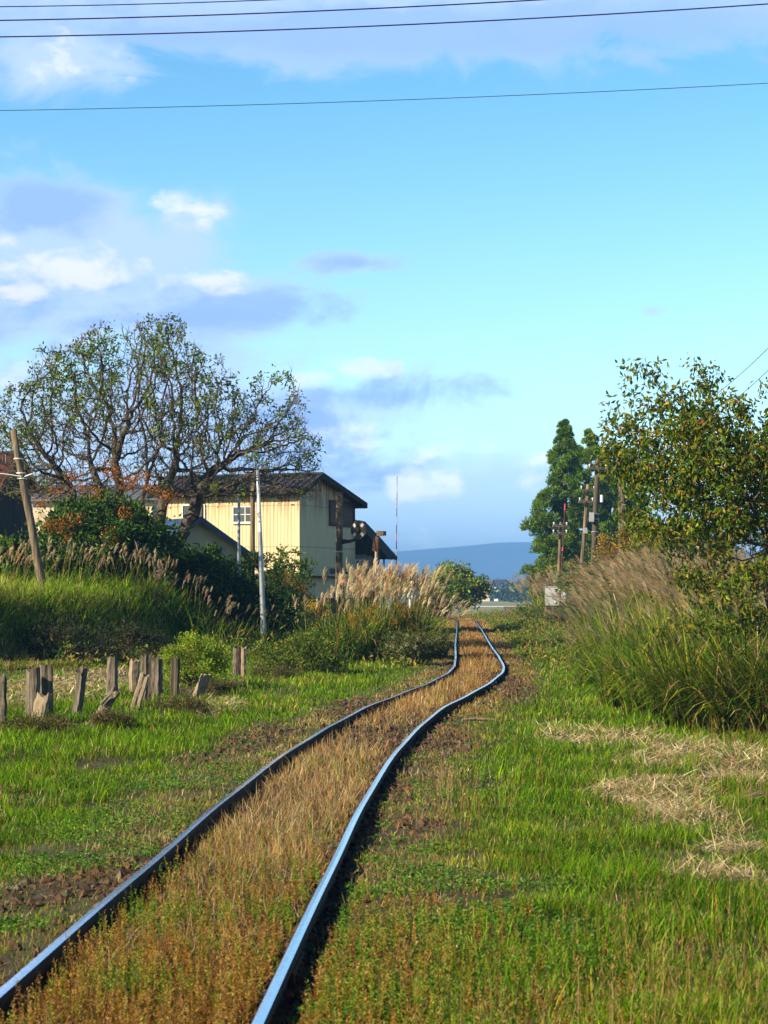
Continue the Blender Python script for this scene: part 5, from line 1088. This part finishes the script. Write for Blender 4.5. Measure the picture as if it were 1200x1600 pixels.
# dark house right behind the yellow one
o, Cn, u1, u2 = gable_house('dark_house', 'dark wooden lean-to house with a steep sagging roof behind the yellow house', 503, 92.5, 58, 5.0, 3.0, .4, 3.55, 5.0, 'black_wood', 'black_wood', 'house', ov=.35)
X, z = PT(600, 0, 91)[0], 0; a = Acc(); 
part_tube('porch_post', o, [(X, 91, .3), PT(600, 871, 91)], .045, 'black_wood', 6); part_tube('porch_rail', o, [PT(591, 890, 91), PT(600, 890, 91)], .03, 'black_wood', 6)
prism(a, [PT(552, 812, 90.8), PT(575, 836, 90.8), PT(589, 852, 90.8), PT(604, 869, 90.8), PT(603, 874, 90.8), PT(570, 866, 90.8), PT(552, 866, 90.8)], (0.5, 2.2, 0)); a.build('porch_roof', M['black_wood'], o)
window(o, np.array(PT(563, 885, 89.9)), np.array([1., 0, 0]), np.array([0, -1., 0]), .42, .55, 'white_paint', 'glass', (2, 2))
a = Acc(); box(a, PT(567, 889, 91.0), (.45, .05, .8)); a.build('wall', M['concrete'], o)

# ---------------------------------------------------------------- far village, forest, hills
VG = 'far village houses below the forest'
vl = [(765, 921, 14, 5, 'cream_wall', 'roof2', 'long pale house at the left end of the far village'), (778, 920, 12, 5, 'white_paint', 'roof', 'white house with a dark roof in the far village'), (797, 917, 10, 5, 'white_paint', 'roof2', 'highest white house under the forest'),
      (789, 928, 9, 5, 'white_paint', 'roof', 'nearest white house in the far village'), (809, 924, 9, 4, 'cream_wall', 'roof', 'cream house right of the nearest white one'), (820, 931, 10, 3.4, 'red_wood', 'roof_red', 'low red shed at the right end of the far village'), (745, 927, 9, 4, 'concrete', 'roof2', 'grey house half behind the small rounded tree'), (832, 921, 9, 4, 'concrete', 'roof', 'grey house beyond the small black pole')]
for i, (px, py, wd, ht, wl, rf, lb) in enumerate(vl):
    Y = 640 + 25 * i; zg = CAMZ + (HOR - py) * Y / FPX - ht * .5; zg = max(-.85, zg - 2)
    gable_house('village_house', lb, px, Y, (15 + 37 * i) % 80, wd * .62, wd * .5, zg, zg + ht, zg + ht + 1.8, wl, rf, 'house', group=VG, ov=.5, th=.2, wins=((1, wd * .2, zg + ht * .6, 1.4, 1.2, 'concrete', 'glass'), (2, wd * .2, zg + ht * .6, 1.2, 1.2, 'concrete', 'glass')))
def far_forest():
    a = Acc(); r = np.random.default_rng(77); N = 2600
    for part_ in range(2):
        pts = []
        X = r.uniform(-620, 520, N); Y = 1350 + r.random(N) * 260 + np.where((X > 80) & (X < 160), -60, 0)
        zb = -1 + (Y - 1350) * .012
        hts = 7 + 6 * r.random(N) + 3.5 * fbm(X, Y * 0, 60, 5) * 2 - 2; con = fbm(X, Y * 0 + 5, 90, 9) > .5
        for x, y, z0, h_, cn in zip(X, Y, zb, hts, con):
            k = 6; an = np.arange(k) / k * 6.283 + r.random(); w0 = (1.9 if cn else 3.2) * (.8 + .5 * r.random()); V = []
            lv = [(0, .8), (.35, 1.0), (.7, .5), (1, .03)] if cn else [(0, .6), (.35, 1.05), (.75, .85), (1, .15)]
            for t, q in lv:
                for b_ in an: V.append((x + w0 * q * math.cos(b_) * (1 + .25 * r.normal()), y + w0 * q * math.sin(b_), z0 + h_ * t + (.5 * r.normal() if 0 < t else 0)))
            F = [(l * k + j, l * k + (j + 1) % k, (l + 1) * k + (j + 1) % k, (l + 1) * k + j) for l in range(3) for j in range(k)]
            c = np.array((0.03, 0.06, 0.02) if cn else (0.06, 0.11, 0.02)) * (.7 + .6 * r.random()); a.add(V, None, F, c)
        break
    # hedgerow clumps near the village
    for x, y, h_ in [(r.uniform(35, 200), r.uniform(560, 900), r.uniform(3.0, 6.0)) for _ in range(170)] + [(r.uniform(-200, 60), r.uniform(700, 1000), r.uniform(3, 7)) for _ in range(120)]:
        n_ = 60; P = np.array([x, y, -.85 + h_ * .55]) + r.normal(size=(n_, 3)) * np.array([h_ * .45, h_ * .4, h_ * .25]); leaves(a, P, r.normal(size=(n_, 3)), 1.6, 1.1, pick([(0.05, 0.10, 0.02), (0.10, 0.15, 0.03), (0.04, 0.07, 0.02)], n_, .2, r=r), rs=r)
    tag(a.build('far_forest', M['cedar']), 'far dark forest belt below the blue hills', 'forest', kind='stuff')
far_forest()
def hills():
    cx = np.array([-3000, -1500, -400, 200, 420, 560, 600, 645, 660, 682, 725, 755, 785, 800, 840, 900, 1000, 1150, 1400, 2200, 3500]); cyy = np.array([905, 880, 868, 872, 866, 862, 863, 862, 857.5, 855, 855.5, 850, 845, 846, 847.5, 852, 862, 860, 880, 900, 915.])
    Yr = 5200.; n_ = 320; xs = np.linspace(-5800, 4800, n_); pxs = 600 + xs * FPX / Yr; top = CAMZ + (HOR - np.interp(pxs, cx, cyy)) * Yr / FPX
    k = np.hanning(9); k /= k.sum(); top = np.convolve(np.pad(top, 4, 'edge'), k, 'valid'); a = Acc(); rows = []
    T = [(-1300, 0), (-1000, .12), (-700, .34), (-450, .58), (-220, .82), (0, 1.0), (350, .8), (900, 0)]
    for dy, f in T:
        rough = (fbm(xs, np.full(n_, dy), 420, 3) - .5) * 46 * f * (1 - f) * 2.2; rows.append(np.stack([xs, np.full(n_, Yr + dy), -1.0 + (top + 1) * f + rough], 1))
    i = (np.arange(len(T) - 1)[:, None] * n_ + np.arange(n_ - 1)[None]).ravel(); a.add(np.concatenate(rows), None, np.stack([i, i + 1, i + n_ + 1, i + n_], 1))
    tag(a.build('hills', surf('hill_woods', (0.03, 0.07, 0.07), (0.05, 0.10, 0.08), .004, 0.95), smooth=True), kind='structure')
hills()
# ---------------------------------------------------------------- haze
a = Acc(); box(a, (0, 3050, 68), (6500, 3300, 72))
m, t, out = newmat('haze_air'); v = t.node('ShaderNodeVolumePrincipled'); v.inputs['Color'].default_value = (0.18, 0.44, 1.0, 1); v.inputs['Density'].default_value = 3.4e-4; v.inputs['Anisotropy'].default_value = -0.35
t.l.new(v.outputs[0], out.inputs['Volume'])
hz = a.build('haze', m); tag(hz, 'thin blue haze over the far fields and hills', 'haze', kind='stuff')
